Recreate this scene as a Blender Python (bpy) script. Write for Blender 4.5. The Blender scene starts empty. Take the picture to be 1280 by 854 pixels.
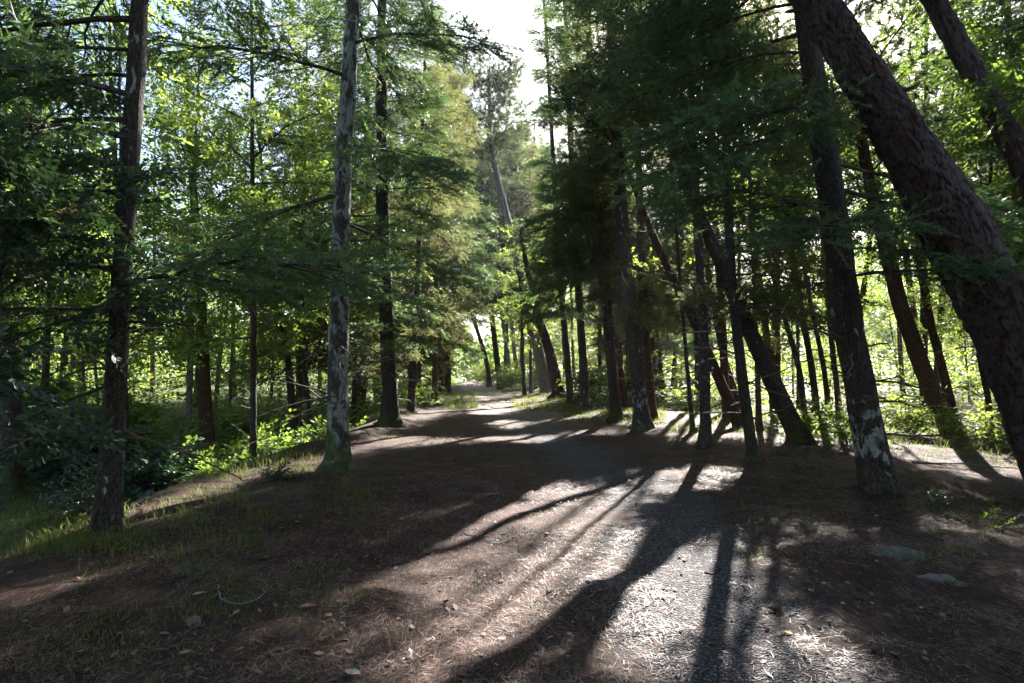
import bpy, math
import numpy as np
from mathutils import Vector

# ------------------------------------------------------------------ camera, sky, sun
SC = bpy.context.scene
COL = SC.collection
W0, H0 = 1280.0, 854.0
LENS = 21.0
FPX = W0 * LENS / 36.0
PITCH = math.atan(41.0 / FPX)
EYE = 1.6
cam_d = bpy.data.cameras.new("camera")
cam = bpy.data.objects.new("camera", cam_d)
COL.objects.link(cam)
cam_d.lens = LENS; cam_d.sensor_width = 36.0
cam_d.clip_start = 0.05; cam_d.clip_end = 3000
cam.location = (0, 0, EYE)
cam.rotation_euler = (math.pi / 2 + PITCH, 0, 0)
SC.camera = cam

SUN_AZ, SUN_EL = math.radians(21.4), math.radians(32.5)
SDIR = np.array([math.sin(SUN_AZ) * math.cos(SUN_EL), math.cos(SUN_AZ) * math.cos(SUN_EL), math.sin(SUN_EL)])
world = bpy.data.worlds.new("World"); SC.world = world; world.use_nodes = True
nt = world.node_tree
bg = nt.nodes["Background"]
sky = nt.nodes.new("ShaderNodeTexSky")
sky.sky_type = 'NISHITA'; sky.sun_disc = False
sky.sun_elevation = SUN_EL; sky.sun_rotation = SUN_AZ
sky.air_density = 1.0; sky.dust_density = 1.5; sky.ozone_density = 1.0
nt.links.new(sky.outputs[0], bg.inputs[0]); bg.inputs[1].default_value = 0.05
sd = bpy.data.lights.new("sun", 'SUN'); sd.energy = 5.0; sd.angle = math.radians(0.53); sd.color = (1.0, 0.95, 0.88)
so = bpy.data.objects.new("sun", sd); COL.objects.link(so)
so.rotation_euler = Vector(SDIR).to_track_quat('Z', 'Y').to_euler(); so.location = (10, 20, 30)
vs = SC.view_settings
vs.view_transform = 'Standard'; vs.look = 'None'; vs.exposure = 2.75; vs.gamma = 1.0
SC.render.engine = 'CYCLES'
cy = SC.cycles
cy.max_bounces = 7; cy.diffuse_bounces = 4; cy.glossy_bounces = 2; cy.transmission_bounces = 4
cy.transparent_max_bounces = 4; cy.caustics_reflective = False; cy.caustics_refractive = False
cy.use_adaptive_sampling = True; cy.adaptive_threshold = 0.02
cy.use_denoising = True
try:
    cy.denoiser = 'OPENIMAGEDENOISE'; cy.denoising_input_passes = 'RGB_ALBEDO_NORMAL'
except Exception: pass

# ------------------------------------------------------------------ numeric helpers
def hash2(ix, iy, s):
    n = (ix.astype(np.int64) * 374761393 + iy.astype(np.int64) * 668265263 + s * 2147483647 * 3 + s * 977) & 0xffffffff
    n = ((n ^ (n >> 13)) * 1274126177) & 0xffffffff
    n = ((n ^ (n >> 16)) * 2246822519) & 0xffffffff
    return ((n >> 8) & 0xffff) / 65535.0
def vnoise(x, y, s=0):
    x = np.asarray(x, float); y = np.asarray(y, float)
    ix = np.floor(x); iy = np.floor(y); fx = x - ix; fy = y - iy
    fx = fx * fx * (3 - 2 * fx); fy = fy * fy * (3 - 2 * fy)
    a = hash2(ix, iy, s); b = hash2(ix + 1, iy, s); c = hash2(ix, iy + 1, s); d = hash2(ix + 1, iy + 1, s)
    return (a * (1 - fx) + b * fx) * (1 - fy) + (c * (1 - fx) + d * fx) * fy - 0.5
def fbm(x, y, s=0, o=4):
    r = 0; a = 1.0
    for k in range(o):
        r = r + a * vnoise(x * 2 ** k, y * 2 ** k, s + k); a *= 0.5
    return r
def sst(a, b, x):
    t = np.clip((x - a) / (b - a), 0, 1); return t * t * (3 - 2 * t)
def path_x(y):
    return np.interp(y, [0, 3, 8, 12, 23, 40, 70, 120, 200], [0.9, 1.3, 1.9, 1.35, 0.2, -1.7, -4.6, -13, -40])
def height(x, y):
    x = np.asarray(x, float); y = np.asarray(y, float)
    z = 0.012 * np.clip(y - 8, 0, 80)
    xl = -4.35 + 0.25 * np.sin(y * 0.45) - 0.012 * np.clip(y - 20, 0, 200)
    z = z - 1.0 * sst(0, 2.6, xl - x) + 0.75 * sst(5.0, 11.0, xl - x)
    z = z + 0.14 * np.exp(-((x - xl - 0.4) / 0.55) ** 2) * sst(8, 14, y)
    z = z + 0.16 * sst(0.0, 2.2, x - path_x(y) - 1.8) * sst(5, 14, y) - 0.25 * sst(3, 9, x - path_x(y) - 3)
    z = z - 0.05 * np.exp(-((x - path_x(y)) / 1.2) ** 2)
    near = np.exp(-np.hypot(x, y) / 60)
    z = z + near * (0.16 * fbm(x * 0.35 + 5, y * 0.35, 3, 2) * (1 - 0.5 * np.exp(-((x - path_x(y)) / 2) ** 2)) + 0.05 * fbm(x * 1.7, y * 1.7, 7, 3))
    return z
CAMZ = float(height(0, 0)) + EYE
cam.location = (0, 0, CAMZ)
CP, SP = math.cos(PITCH), math.sin(PITCH)
def ray(px, py):
    a = (px - W0 / 2) / FPX; b = (H0 / 2 - py) / FPX
    return np.array([a, CP - b * SP, SP + b * CP])
def project(P):
    P = np.atleast_2d(P); x = P[:, 0]; y = P[:, 1]; z = P[:, 2] - CAMZ
    d = y * CP + z * SP; u = -y * SP + z * CP
    d = np.where(d < 0.05, 0.05, d)
    return W0 / 2 + FPX * x / d, H0 / 2 - FPX * u / d
def ground_at(px, py, lim=90.0):
    r = ray(px, py); t = np.concatenate([np.arange(0.5, 20, 0.02), np.arange(20, lim, 0.08)])
    P = r[None] * t[:, None] + np.array([0, 0, CAMZ])
    k = np.argmax(P[:, 2] < height(P[:, 0], P[:, 1]))
    if P[k, 2] >= float(height(P[k, 0], P[k, 1])): k = len(t) - 1
    return np.array([P[k, 0], P[k, 1], float(height(P[k, 0], P[k, 1]))])
def at_depth(px, py, y):
    r = ray(px, py); return r * (y / r[1]) + np.array([0, 0, CAMZ])
def nrm(v):
    return v / (np.linalg.norm(v, axis=-1, keepdims=True) + 1e-9)

# ------------------------------------------------------------------ mesh helpers
def link(o, parent=None):
    COL.objects.link(o)
    if parent is not None: o.parent = parent
    return o
def mesh_np(name, V, F, mat, attrs=None, smooth=False, mats=None, mi=None):
    """F: (m,3) or (m,4) int array, or list of such arrays"""
    me = bpy.data.meshes.new(name)
    Fs = F if isinstance(F, list) else [F]
    Fs = [f for f in Fs if len(f)]
    V = np.ascontiguousarray(V, dtype=np.float32)
    me.vertices.add(len(V)); me.vertices.foreach_set("co", V.ravel())
    nl = sum(f.size for f in Fs); nf = sum(len(f) for f in Fs)
    me.loops.add(nl); me.polygons.add(nf)
    me.loops.foreach_set("vertex_index", np.concatenate([f.ravel() for f in Fs]).astype(np.int32))
    tot = np.concatenate([np.full(len(f), f.shape[1], np.int32) for f in Fs])
    st = np.concatenate([[0], np.cumsum(tot)[:-1]]).astype(np.int32)
    me.polygons.foreach_set("loop_start", st)
    try: me.polygons.foreach_set("loop_total", tot)
    except Exception: pass
    me.polygons.foreach_set("use_smooth", np.full(nf, smooth))
    for m in (mats or [mat]): me.materials.append(m)
    if mi is not None: me.polygons.foreach_set("material_index", np.asarray(mi, np.int32))
    for k, a in (attrs or {}).items():
        a = np.asarray(a, np.float32)
        if a.ndim == 2:
            at = me.attributes.new(k, 'FLOAT_VECTOR', 'POINT'); at.data.foreach_set("vector", a.ravel())
        else:
            at = me.attributes.new(k, 'FLOAT', 'POINT'); at.data.foreach_set("value", a)
    me.update(); me.validate(clean_customdata=False)
    return me
def obj(name, me, parent=None, **props):
    o = bpy.data.objects.new(name, me); link(o, parent)
    for k, v in props.items(): o[k] = v
    return o
def empty(name, loc, **props):
    o = bpy.data.objects.new(name, None); link(o); o.location = tuple(float(v) for v in loc); o.empty_display_size = 0.2
    for k, v in props.items():
        if v: o[k] = v
    return o
def tube(pts, rad, sides=6, cap=False, lobes=0.0, rough=0.0, seed=0, arc0=0.0):
    pts = np.asarray(pts, float); rad = np.asarray(rad, float); n = len(pts)
    t = np.gradient(pts, axis=0); t = nrm(t)
    ref = np.array([0.31, 0.95, 0.05]) if abs(t[0, 2]) > 0.7 else np.array([0.05, 0.1, 1.0])
    u = nrm(np.cross(t, ref)); v = np.cross(t, u)
    th = np.linspace(0, 2 * np.pi, sides, endpoint=False)
    R = rad[:, None] * np.ones(sides)
    L = arc0 + np.concatenate([[0], np.cumsum(np.linalg.norm(np.diff(pts, axis=0), axis=1))])
    if lobes:
        ph = seed * 1.7; lb = 0.5 + 0.5 * np.cos(th * 4 + ph + 0.8 * np.sin(th * 2 + ph)); lb = lb ** 1.5
        R = R * (1 + lobes * np.exp(-np.clip(L - 0.0, 0, 9) / 0.16)[:, None] * (lb[None] + 0.1) + 0.06 * np.exp(-np.clip(L, 0, 9) / 1.2)[:, None] * (lb[None] - .3))
    if rough:
        R = R * (1 + rough * 2 * fbm(np.cos(th)[None] * 1.7 + seed + 0 * L[:, None], np.sin(th)[None] * 1.7 + L[:, None] * 1.3, seed % 97, 3))
    V = pts[:, None] + R[..., None] * (np.cos(th)[None, :, None] * u[:, None] + np.sin(th)[None, :, None] * v[:, None])
    rr = max(rad[0], 0.02)
    bc = np.stack([np.broadcast_to(np.cos(th) * rr, R.shape), np.broadcast_to(np.sin(th) * rr, R.shape), np.broadcast_to(L[:, None], R.shape)], -1)
    i = np.arange(n - 1)[:, None] * sides; j = np.arange(sides)[None]; j2 = (j + 1) % sides
    F = np.stack([i + j, i + j2, i + sides + j2, i + sides + j], -1).reshape(-1, 4)
    return V.reshape(-1, 3), F, bc.reshape(-1, 3)
class Acc:
    def __init__(s): s.V = []; s.F = []; s.B = []; s.n = 0
    def add(s, V, F, B): s.V.append(V); s.F.append(F + s.n); s.B.append(B); s.n += len(V)
    def mesh(s, name, mat, origin=(0, 0, 0), smooth=True):
        return mesh_np(name, np.concatenate(s.V) - np.asarray(origin), np.concatenate(s.F), mat, {'barkco': np.concatenate(s.B)}, smooth)

# ------------------------------------------------------------------ materials
def newmat(name):
    m = bpy.data.materials.new(name); m.use_nodes = True; m.node_tree.nodes.clear(); return m
class NT:
    def __init__(s, m): s.t = m.node_tree; s.n = s.t.nodes; s.l = s.t.links
    def __call__(s, typ, ins=None, **kw):
        nd = s.n.new(typ)
        for k, v in kw.items(): setattr(nd, k, v)
        for k, v in (ins or {}).items():
            if isinstance(v, bpy.types.NodeSocket): s.l.new(v, nd.inputs[k])
            else: nd.inputs[k].default_value = v
        return nd
    def ramp(s, fac, stops, interp='LINEAR'):
        r = s.n.new('ShaderNodeValToRGB'); s.l.new(fac, r.inputs[0]); r.color_ramp.interpolation = interp
        e = r.color_ramp.elements
        while len(e) < len(stops): e.new(0.5)
        for q, (p, c) in zip(e, stops): q.position = p; q.color = tuple(c) + (1,) if len(c) == 3 else c
        return r.outputs[0]
    def thr(s, fac, a, b):
        r = s('ShaderNodeMapRange', {0: fac, 1: a, 2: b}, interpolation_type='SMOOTHSTEP'); return r.outputs[0]
    def mix(s, f, a, b):
        m = s.n.new('ShaderNodeMix'); m.data_type = 'RGBA'
        for k, v in ((0, f), (6, a), (7, b)):
            if isinstance(v, bpy.types.NodeSocket): s.l.new(v, m.inputs[k])
            else: m.inputs[k].default_value = v if k == 0 else tuple(v) + (1,)
        return m.outputs[2]
    def math(s, op, a, b=0.0):
        m = s.n.new('ShaderNodeMath'); m.operation = op
        for k, v in ((0, a), (1, b)):
            if isinstance(v, bpy.types.NodeSocket): s.l.new(v, m.inputs[k])
            else: m.inputs[k].default_value = v
        return m.outputs[0]
def bark_mat(name, c1, c2, lichen=0.3, moss=0.6, plates=False, lichen_lo=0.0, scale=1.0):
    m = newmat(name); N = NT(m)
    co = N('ShaderNodeAttribute', attribute_name='barkco').outputs['Vector']
    oi = N('ShaderNodeObjectInfo').outputs['Random']
    off = N('ShaderNodeVectorMath', {0: co, 1: N('ShaderNodeCombineXYZ', {0: oi, 1: oi, 2: N.math('MULTIPLY', oi, 17.0)}).outputs[0]}, operation='ADD').outputs[0]
    st = N('ShaderNodeVectorMath', {0: off, 1: (1, 1, 0.32)}, operation='MULTIPLY').outputs[0]
    wob = N('ShaderNodeTexNoise', {'Vector': off, 'Scale': 9.0 * scale, 'Detail': 3.0}).outputs['Color']
    stw = N('ShaderNodeVectorMath', {0: wob, 1: (0.06, 0.06, 0.06), 2: st}, operation='MULTIPLY_ADD').outputs[0]
    vor = N('ShaderNodeTexVoronoi', {'Vector': stw, 'Scale': (17.0 if plates else 30.0) * scale}, feature='DISTANCE_TO_EDGE').outputs[0]
    cell = N('ShaderNodeTexVoronoi', {'Vector': stw, 'Scale': (17.0 if plates else 30.0) * scale}).outputs['Color']
    n1 = N('ShaderNodeTexNoise', {'Vector': st, 'Scale': 22.0 * scale, 'Detail': 6.0, 'Roughness': 0.65}).outputs[0]
    n2 = N('ShaderNodeTexNoise', {'Vector': off, 'Scale': 2.2, 'Detail': 4.0}).outputs[0]
    crack = N.thr(vor, 0.0, 0.12)
    cc = N('ShaderNodeSeparateXYZ', {0: cell}).outputs[0]
    base = N.mix(N.thr(n1, 0.3, 0.7), c1, c2)
    base = N.mix(N.math('MULTIPLY', cc, 0.5), base, [min(1, v * 1.5) for v in c2])
    base = N.mix(crack, [v * 0.35 for v in c1], base)
    # lichen blotches
    ln = N('ShaderNodeTexNoise', {'Vector': off, 'Scale': 4.2, 'Detail': 6.0, 'Roughness': 0.55, 'Distortion': 0.5}).outputs[0]
    z = N('ShaderNodeSeparateXYZ', {0: co}).outputs[2]
    lz = N.math('MULTIPLY', n2, 0.35)
    if lichen_lo:
        up = N.thr(z, 0.25, 0.6); dn = N.thr(z, 1.7, 0.9); lz = N.math('ADD', lz, N.math('MULTIPLY', N.math('MULTIPLY', up, dn), lichen_lo))
    lm = N.thr(N.math('ADD', ln, lz), 0.90 - 0.24 * lichen, 0.95 - 0.24 * lichen)
    base = N.mix(N.math('MULTIPLY', lm, N.math('MULTIPLY', N.thr(n1, 0.2, 0.62), 0.92)), base, N.mix(n1, (0.30, 0.34, 0.32), (0.58, 0.61, 0.60)))
    ln2 = N('ShaderNodeTexNoise', {'Vector': off, 'Scale': 16.0, 'Detail': 3.0}).outputs[0]
    base = N.mix(N.math('MULTIPLY', N.thr(ln2, 0.70 - 0.12 * lichen, 0.74 - 0.12 * lichen), 0.6), base, (0.15, 0.18, 0.15))
    # moss at the foot
    mz = N('ShaderNodeMapRange', {0: z, 1: 0.0, 2: 1.5, 3: 0.75, 4: 0.0}).outputs[0]
    mm = N.thr(N.math('ADD', mz, N.math('MULTIPLY', N.math('SUBTRACT', n2, 0.5), 1.3)), 0.95 - 0.6 * moss, 1.25 - 0.6 * moss)
    base = N.mix(N.math('MULTIPLY', mm, 0.85), base, (0.06, 0.085, 0.014))
    hgt = N.math('ADD', N.math('MULTIPLY', crack, 1.0 if plates else 0.6), N.math('MULTIPLY', n1, 0.7))
    bmp = N('ShaderNodeBump', {'Strength': 1.0, 'Distance': 0.02 if plates else 0.012, 'Height': hgt})
    bs = N('ShaderNodeBsdfPrincipled', {'Base Color': base, 'Roughness': 0.82, 'Normal': bmp.outputs[0]})
    bs.inputs['Specular IOR Level'].default_value = 0.25
    o = N('ShaderNodeOutputMaterial'); N.l.new(bs.outputs[0], o.inputs[0])
    return m
def leaf_mat(name, dark, light, trans, tmix=0.45, brown=None, gloss=0.25, rough=0.5):
    m = newmat(name); N = NT(m)
    tone = N('ShaderNodeAttribute', attribute_name='tone').outputs['Fac']
    oi = N('ShaderNodeObjectInfo').outputs['Random']
    f = N.math('ADD', N.math('MULTIPLY', tone, 0.75), N.math('MULTIPLY', oi, 0.25))
    c = N.mix(f, dark, light)
    t = N.mix(f, [v * 0.6 for v in trans], trans)
    if brown:
        b = N.thr(tone, 0.88, 0.93)
        c = N.mix(N.math('MULTIPLY', b, 0.8), c, brown); t = N.mix(N.math('MULTIPLY', b, 0.8), t, brown)
    bs = N('ShaderNodeBsdfPrincipled', {'Base Color': c, 'Roughness': rough})
    bs.inputs['Specular IOR Level'].default_value = gloss
    tr = N('ShaderNodeBsdfTranslucent', {'Color': t})
    mx = N('ShaderNodeMixShader', {0: tmix, 1: bs.outputs[0], 2: tr.outputs[0]})
    o = N('ShaderNodeOutputMaterial'); N.l.new(mx.outputs[0], o.inputs[0])
    return m
def plain_mat(name, c1, c2, scale=12.0, rough=0.8, bump=0.01, spec=0.3, moss=0.0):
    m = newmat(name); N = NT(m)
    co = N('ShaderNodeTexCoord').outputs['Object']
    oi = N('ShaderNodeObjectInfo').outputs['Random']
    n = N('ShaderNodeTexNoise', {'Vector': co, 'Scale': scale, 'Detail': 6.0}).outputs[0]
    c = N.mix(N.thr(N.math('ADD', n, N.math('MULTIPLY', N.math('SUBTRACT', oi, 0.5), 0.4)), 0.25, 0.75), c1, c2)
    if moss:
        n3 = N('ShaderNodeTexNoise', {'Vector': co, 'Scale': 9.0, 'Detail': 4.0}).outputs[0]
        c = N.mix(N.thr(N.math('ADD', n3, N.math('MULTIPLY', n, 0.4)), 0.72 - 0.2 * moss, 0.92 - 0.2 * moss), c, (0.045, 0.06, 0.014))
    b = N('ShaderNodeBump', {'Strength': 0.8, 'Distance': bump, 'Height': n})
    bs = N('ShaderNodeBsdfPrincipled', {'Base Color': c, 'Roughness': rough, 'Normal': b.outputs[0]})
    bs.inputs['Specular IOR Level'].default_value = spec
    o = N('ShaderNodeOutputMaterial'); N.l.new(bs.outputs[0], o.inputs[0])
    return m
def ground_mat():
    m = newmat("forest_floor"); N = NT(m)
    co = N('ShaderNodeTexCoord').outputs['Object']
    pd = N('ShaderNodeAttribute', attribute_name='path_dist').outputs['Fac']
    gz = N('ShaderNodeAttribute', attribute_name='green').outputs['Fac']
    def noise(sc, det=4.0, rough=0.55, vec=co, dis=0.0):
        return N('ShaderNodeTexNoise', {'Vector': vec, 'Scale': sc, 'Detail': det, 'Roughness': rough, 'Distortion': dis}).outputs[0]
    fib = []
    for k, (a, s) in enumerate(((0.3, 60.0), (1.4, 75.0), (2.5, 55.0))):
        mp = N('ShaderNodeMapping', {'Vector': co, 'Rotation': (0, 0, a), 'Scale': (1.0, 0.12, 1.0)}).outputs[0]
        fib.append(noise(s, 4.0, 0.7, mp, 0.6))
    fb = N.math('MAXIMUM', N.math('MAXIMUM', fib[0], fib[1]), fib[2])
    big = noise(0.8, 4.0); mid = noise(3.0, 5.0); fine = noise(28.0, 5.0, 0.7)
    litter = N.ramp(N.math('ADD', N.math('MULTIPLY', fb, 0.75), N.math('MULTIPLY', mid, 0.25)),
                    [(0.42, (0.016, 0.009, 0.008)), (0.55, (0.050, 0.027, 0.021)), (0.64, (0.15, 0.095, 0.075)), (0.72, (0.46, 0.38, 0.33))])
    litter = N.mix(N.thr(big, 0.45, 0.65), litter, N.mix(0.30, litter, (0.08, 0.056, 0.048)))
    # gravel of the track
    gv = N('ShaderNodeTexVoronoi', {'Vector': co, 'Scale': 55.0}); gd = gv.outputs['Distance']
    gc = N('ShaderNodeSeparateXYZ', {0: gv.outputs['Color']}).outputs[0]
    grav = N.ramp(gc, [(0.0, (0.07, 0.075, 0.085)), (0.6, (0.16, 0.168, 0.185)), (0.9, (0.27, 0.28, 0.295)), (1.0, (0.5, 0.5, 0.5))])
    grav = N.mix(N.thr(gd, 0.35, 0.6), grav, (0.03, 0.032, 0.038))
    gm = N.thr(N.math('ADD', pd, N.math('ADD', N.math('MULTIPLY', N.math('SUBTRACT', big, 0.5), 2.3), N.math('MULTIPLY', N.math('SUBTRACT', mid, 0.5), 1.3))), 0.88, 0.42)
    col = N.mix(N.math('MULTIPLY', gm, N.thr(fb, 0.66, 0.5)), litter, grav)
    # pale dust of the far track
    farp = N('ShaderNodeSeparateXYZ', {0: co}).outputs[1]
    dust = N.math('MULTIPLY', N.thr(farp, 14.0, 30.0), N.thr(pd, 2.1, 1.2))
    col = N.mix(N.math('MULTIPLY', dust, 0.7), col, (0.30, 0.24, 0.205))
    # moss and low green
    mo = N.thr(N.math('ADD', N.math('ADD', mid, N.math('MULTIPLY', big, 0.6)), gz), 1.02, 1.2)
    mossc = N.mix(fine, (0.028, 0.045, 0.008), (0.09, 0.12, 0.03))
    col = N.mix(N.math('MULTIPLY', mo, 0.8), col, mossc)
    hgt = N.math('ADD', N.math('MULTIPLY', fb, 0.7), N.math('ADD', N.math('MULTIPLY', fine, 0.3), N.math('MULTIPLY', N.math('MULTIPLY', gd, gm), -0.8)))
    b = N('ShaderNodeBump', {'Strength': 1.0, 'Distance': 0.03, 'Height': hgt})
    bs = N('ShaderNodeBsdfPrincipled', {'Base Color': col, 'Roughness': 0.85, 'Normal': b.outputs[0]})
    bs.inputs['Specular IOR Level'].default_value = 0.15
    o = N('ShaderNodeOutputMaterial'); N.l.new(bs.outputs[0], o.inputs[0])
    return m
M_DARK = bark_mat("dark_mossy_bark", (0.035, 0.027, 0.022), (0.080, 0.065, 0.054), 0.12, 0.7)
M_LICH = bark_mat("lichened_bark", (0.055, 0.048, 0.042), (0.115, 0.105, 0.09), 1.08, 1.0)
M_LICM = bark_mat("spotted_bark", (0.045, 0.036, 0.030), (0.085, 0.070, 0.06), 0.40, 0.55)
M_LICB = bark_mat("bark_with_low_lichen_sheet", (0.040, 0.031, 0.026), (0.085, 0.070, 0.06), 0.35, 0.3, lichen_lo=0.13)
M_LICT = bark_mat("trackside_lichened_bark", (0.050, 0.042, 0.036), (0.105, 0.09, 0.078), 0.45, 0.5, lichen_lo=0.12)
M_BROWN = bark_mat("brown_bark", (0.07, 0.038, 0.024), (0.15, 0.085, 0.055), 0.15, 0.5)
M_RED = bark_mat("red_pine_bark", (0.050, 0.026, 0.020), (0.105, 0.055, 0.042), 0.1, 0.1, True)
M_PINE = bark_mat("plated_pine_bark", (0.065, 0.038, 0.036), (0.145, 0.085, 0.078), 0.0, 0.0, True, scale=0.6)
M_GREY = bark_mat("grey_pine_bark", (0.13, 0.11, 0.115), (0.25, 0.22, 0.225), 0.1, 0.2, True)
M_TWIG = plain_mat("dry_twig", (0.06, 0.045, 0.035), (0.16, 0.13, 0.105), 20)
M_FIR = leaf_mat("fir_needles", (0.024, 0.058, 0.034), (0.100, 0.160, 0.082), (0.20, 0.34, 0.09), 0.45, brown=(0.13, 0.085, 0.045), gloss=0.6, rough=0.42)
M_FIRO = leaf_mat("olive_needles", (0.035, 0.056, 0.026), (0.125, 0.140, 0.07), (0.30, 0.34, 0.10), 0.5, brown=(0.17, 0.11, 0.06), gloss=0.3)
M_PNED = leaf_mat("pine_needles_green", (0.025, 0.045, 0.025), (0.07, 0.10, 0.055), (0.16, 0.22, 0.07), 0.38, gloss=0.35)
M_LEAF = leaf_mat("bright_leaves", (0.045, 0.085, 0.015), (0.10, 0.15, 0.03), (0.27, 0.42, 0.06), 0.52, gloss=0.3)
M_LEAFY = leaf_mat("yellow_green_leaves", (0.06, 0.10, 0.015), (0.12, 0.17, 0.04), (0.40, 0.53, 0.09), 0.55, gloss=0.3)
M_LEAFD = leaf_mat("dark_leaves", (0.018, 0.045, 0.030), (0.045, 0.085, 0.050), (0.07, 0.14, 0.04), 0.3, gloss=0.5, rough=0.4)
M_GRASS = leaf_mat("grass_blades", (0.05, 0.075, 0.02), (0.13, 0.16, 0.05), (0.26, 0.34, 0.06), 0.45, brown=(0.25, 0.19, 0.10))

# ------------------------------------------------------------------ foliage templates (tiny sprays)
def tmpl_fir(seed=1, n=24, L=0.30, bl=0.062, bw=0.0155):
    r = np.random.default_rng(seed); V = []; F = []
    V += [(0, -0.003, 0), (0, 0.003, 0), (L, 0, -0.02)]; F.append((0, 1, 2))
    for k in range(n):
        s = (k + r.uniform(0.1, 0.9)) / n; az = r.choice([0, math.pi]) + r.normal() * 0.75
        a = math.radians(r.uniform(22, 55)); l = bl * (1.2 - 0.45 * s) * r.uniform(0.7, 1.3)
        d = np.array([math.cos(a), math.sin(a) * math.cos(az), math.sin(a) * math.sin(az)]) * l
        w = np.cross(d, r.normal(size=3)); w = w / np.linalg.norm(w) * bw * 0.5
        p = np.array([L * s, r.normal() * .006, -0.03 * s * s]); i = len(V)
        V += [p - w, p + w, p + d]; F.append((i, i + 1, i + 2))
    return np.array(V, float), np.array(F)
def tmpl_tuft(seed=1, n=24, L=0.17, bw=0.012):
    r = np.random.default_rng(seed); V = []; F = []
    for k in range(n):
        a = r.uniform(0, 2 * math.pi); e = r.uniform(0.2, 1.25)
        d = np.array([math.cos(e), math.sin(e) * math.cos(a), math.sin(e) * math.sin(a)]) * L * r.uniform(0.8, 1.1)
        sdv = np.cross(d, r.normal(size=3)); sdv = sdv / np.linalg.norm(sdv) * bw * 0.5
        o = np.array([r.uniform(0, 0.08), 0, 0]); i = len(V)
        V += [o - sdv, o + sdv, o + d]; F.append((i, i + 1, i + 2))
    return np.array(V, float), np.array(F)
def tmpl_leaf(seed=1, n=7, L=0.34, ll=0.095, lw=0.055, oval=False):
    r = np.random.default_rng(seed); V = []; F = []
    V += [(0, -0.002, 0), (0, 0.002, 0), (L, 0, 0)]; F.append((0, 1, 2))
    for k in range(n):
        s = (k + 0.7) / n; sd = -1 if k % 2 else 1
        a = math.radians(r.uniform(25, 75)) * sd; l = ll * r.uniform(0.75, 1.2); w = lw * r.uniform(0.8, 1.2)
        d = np.array([math.cos(a), math.sin(a), r.uniform(-0.5, 0.2)]); d /= np.linalg.norm(d)
        q = np.cross(d, [r.normal() * 0.35, r.normal() * 0.35, 1]); q /= np.linalg.norm(q)
        up = np.cross(q, d); p = np.array([L * s, 0, 0]); i = len(V)
        if oval:
            V += [p, p + d * l * .3 - q * w * .42 - up * .006, p + d * l * .72 - q * w * .38 - up * .01, p + d * l * 1.0 - up * .02, p + d * l * .72 + q * w * .38 - up * .01, p + d * l * .3 + q * w * .42 - up * .006]
            F += [(i, i + 1, i + 2), (i, i + 2, i + 3), (i, i + 3, i + 4), (i, i + 4, i + 5)]
        else:
            V += [p, p + d * l * .5 - q * w * .5, p + d * l, p + d * l * .5 + q * w * .5 + up * .012]
            F += [(i, i + 1, i + 2), (i, i + 2, i + 3)]
    return np.array(V, float), np.array(F)
T_FIR = [tmpl_fir(s) for s in (1, 2, 3)]
T_TUFT = [tmpl_tuft(s) for s in (1, 2, 3)]
T_LEAF = [tmpl_leaf(s) for s in (1, 2, 3)]
T_OAK = [tmpl_leaf(s, 8, 0.4, 0.13, 0.07, True) for s in (4, 5, 6)]
def sprays_mesh(name, P, D, scale, temps, mat, rng, origin, tone=None, upj=0.35):
    P = np.asarray(P, float); D = nrm(np.asarray(D, float)); n = len(P)
    up = np.tile([0, 0, 1.0], (n, 1)) + rng.normal(size=(n, 3)) * upj
    Y = nrm(np.cross(up, D)); Z = np.cross(D, Y)
    R = np.stack([D, Y, Z], 1) * (scale * rng.uniform(0.75, 1.25, n))[:, None, None]
    which = rng.integers(0, len(temps), n)
    if tone is None: tone = rng.random(n)
    Vs = []; Fs = []; Ts = []; off = 0
    for k, (tv, tf) in enumerate(temps):
        m = which == k; c = int(m.sum())
        if not c: continue
        V = np.einsum('vj,njk->nvk', tv, R[m]) + P[m][:, None] - np.asarray(origin)
        F = tf[None] + (np.arange(c) * len(tv))[:, None, None] + off
        Vs.append(V.reshape(-1, 3)); Fs.append(F.reshape(-1, 3)); Ts.append(np.repeat(tone[m], len(tv)))
        off += c * len(tv)
    return mesh_np(name, np.concatenate(Vs), np.concatenate(Fs), mat, {'tone': np.concatenate(Ts)})

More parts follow.
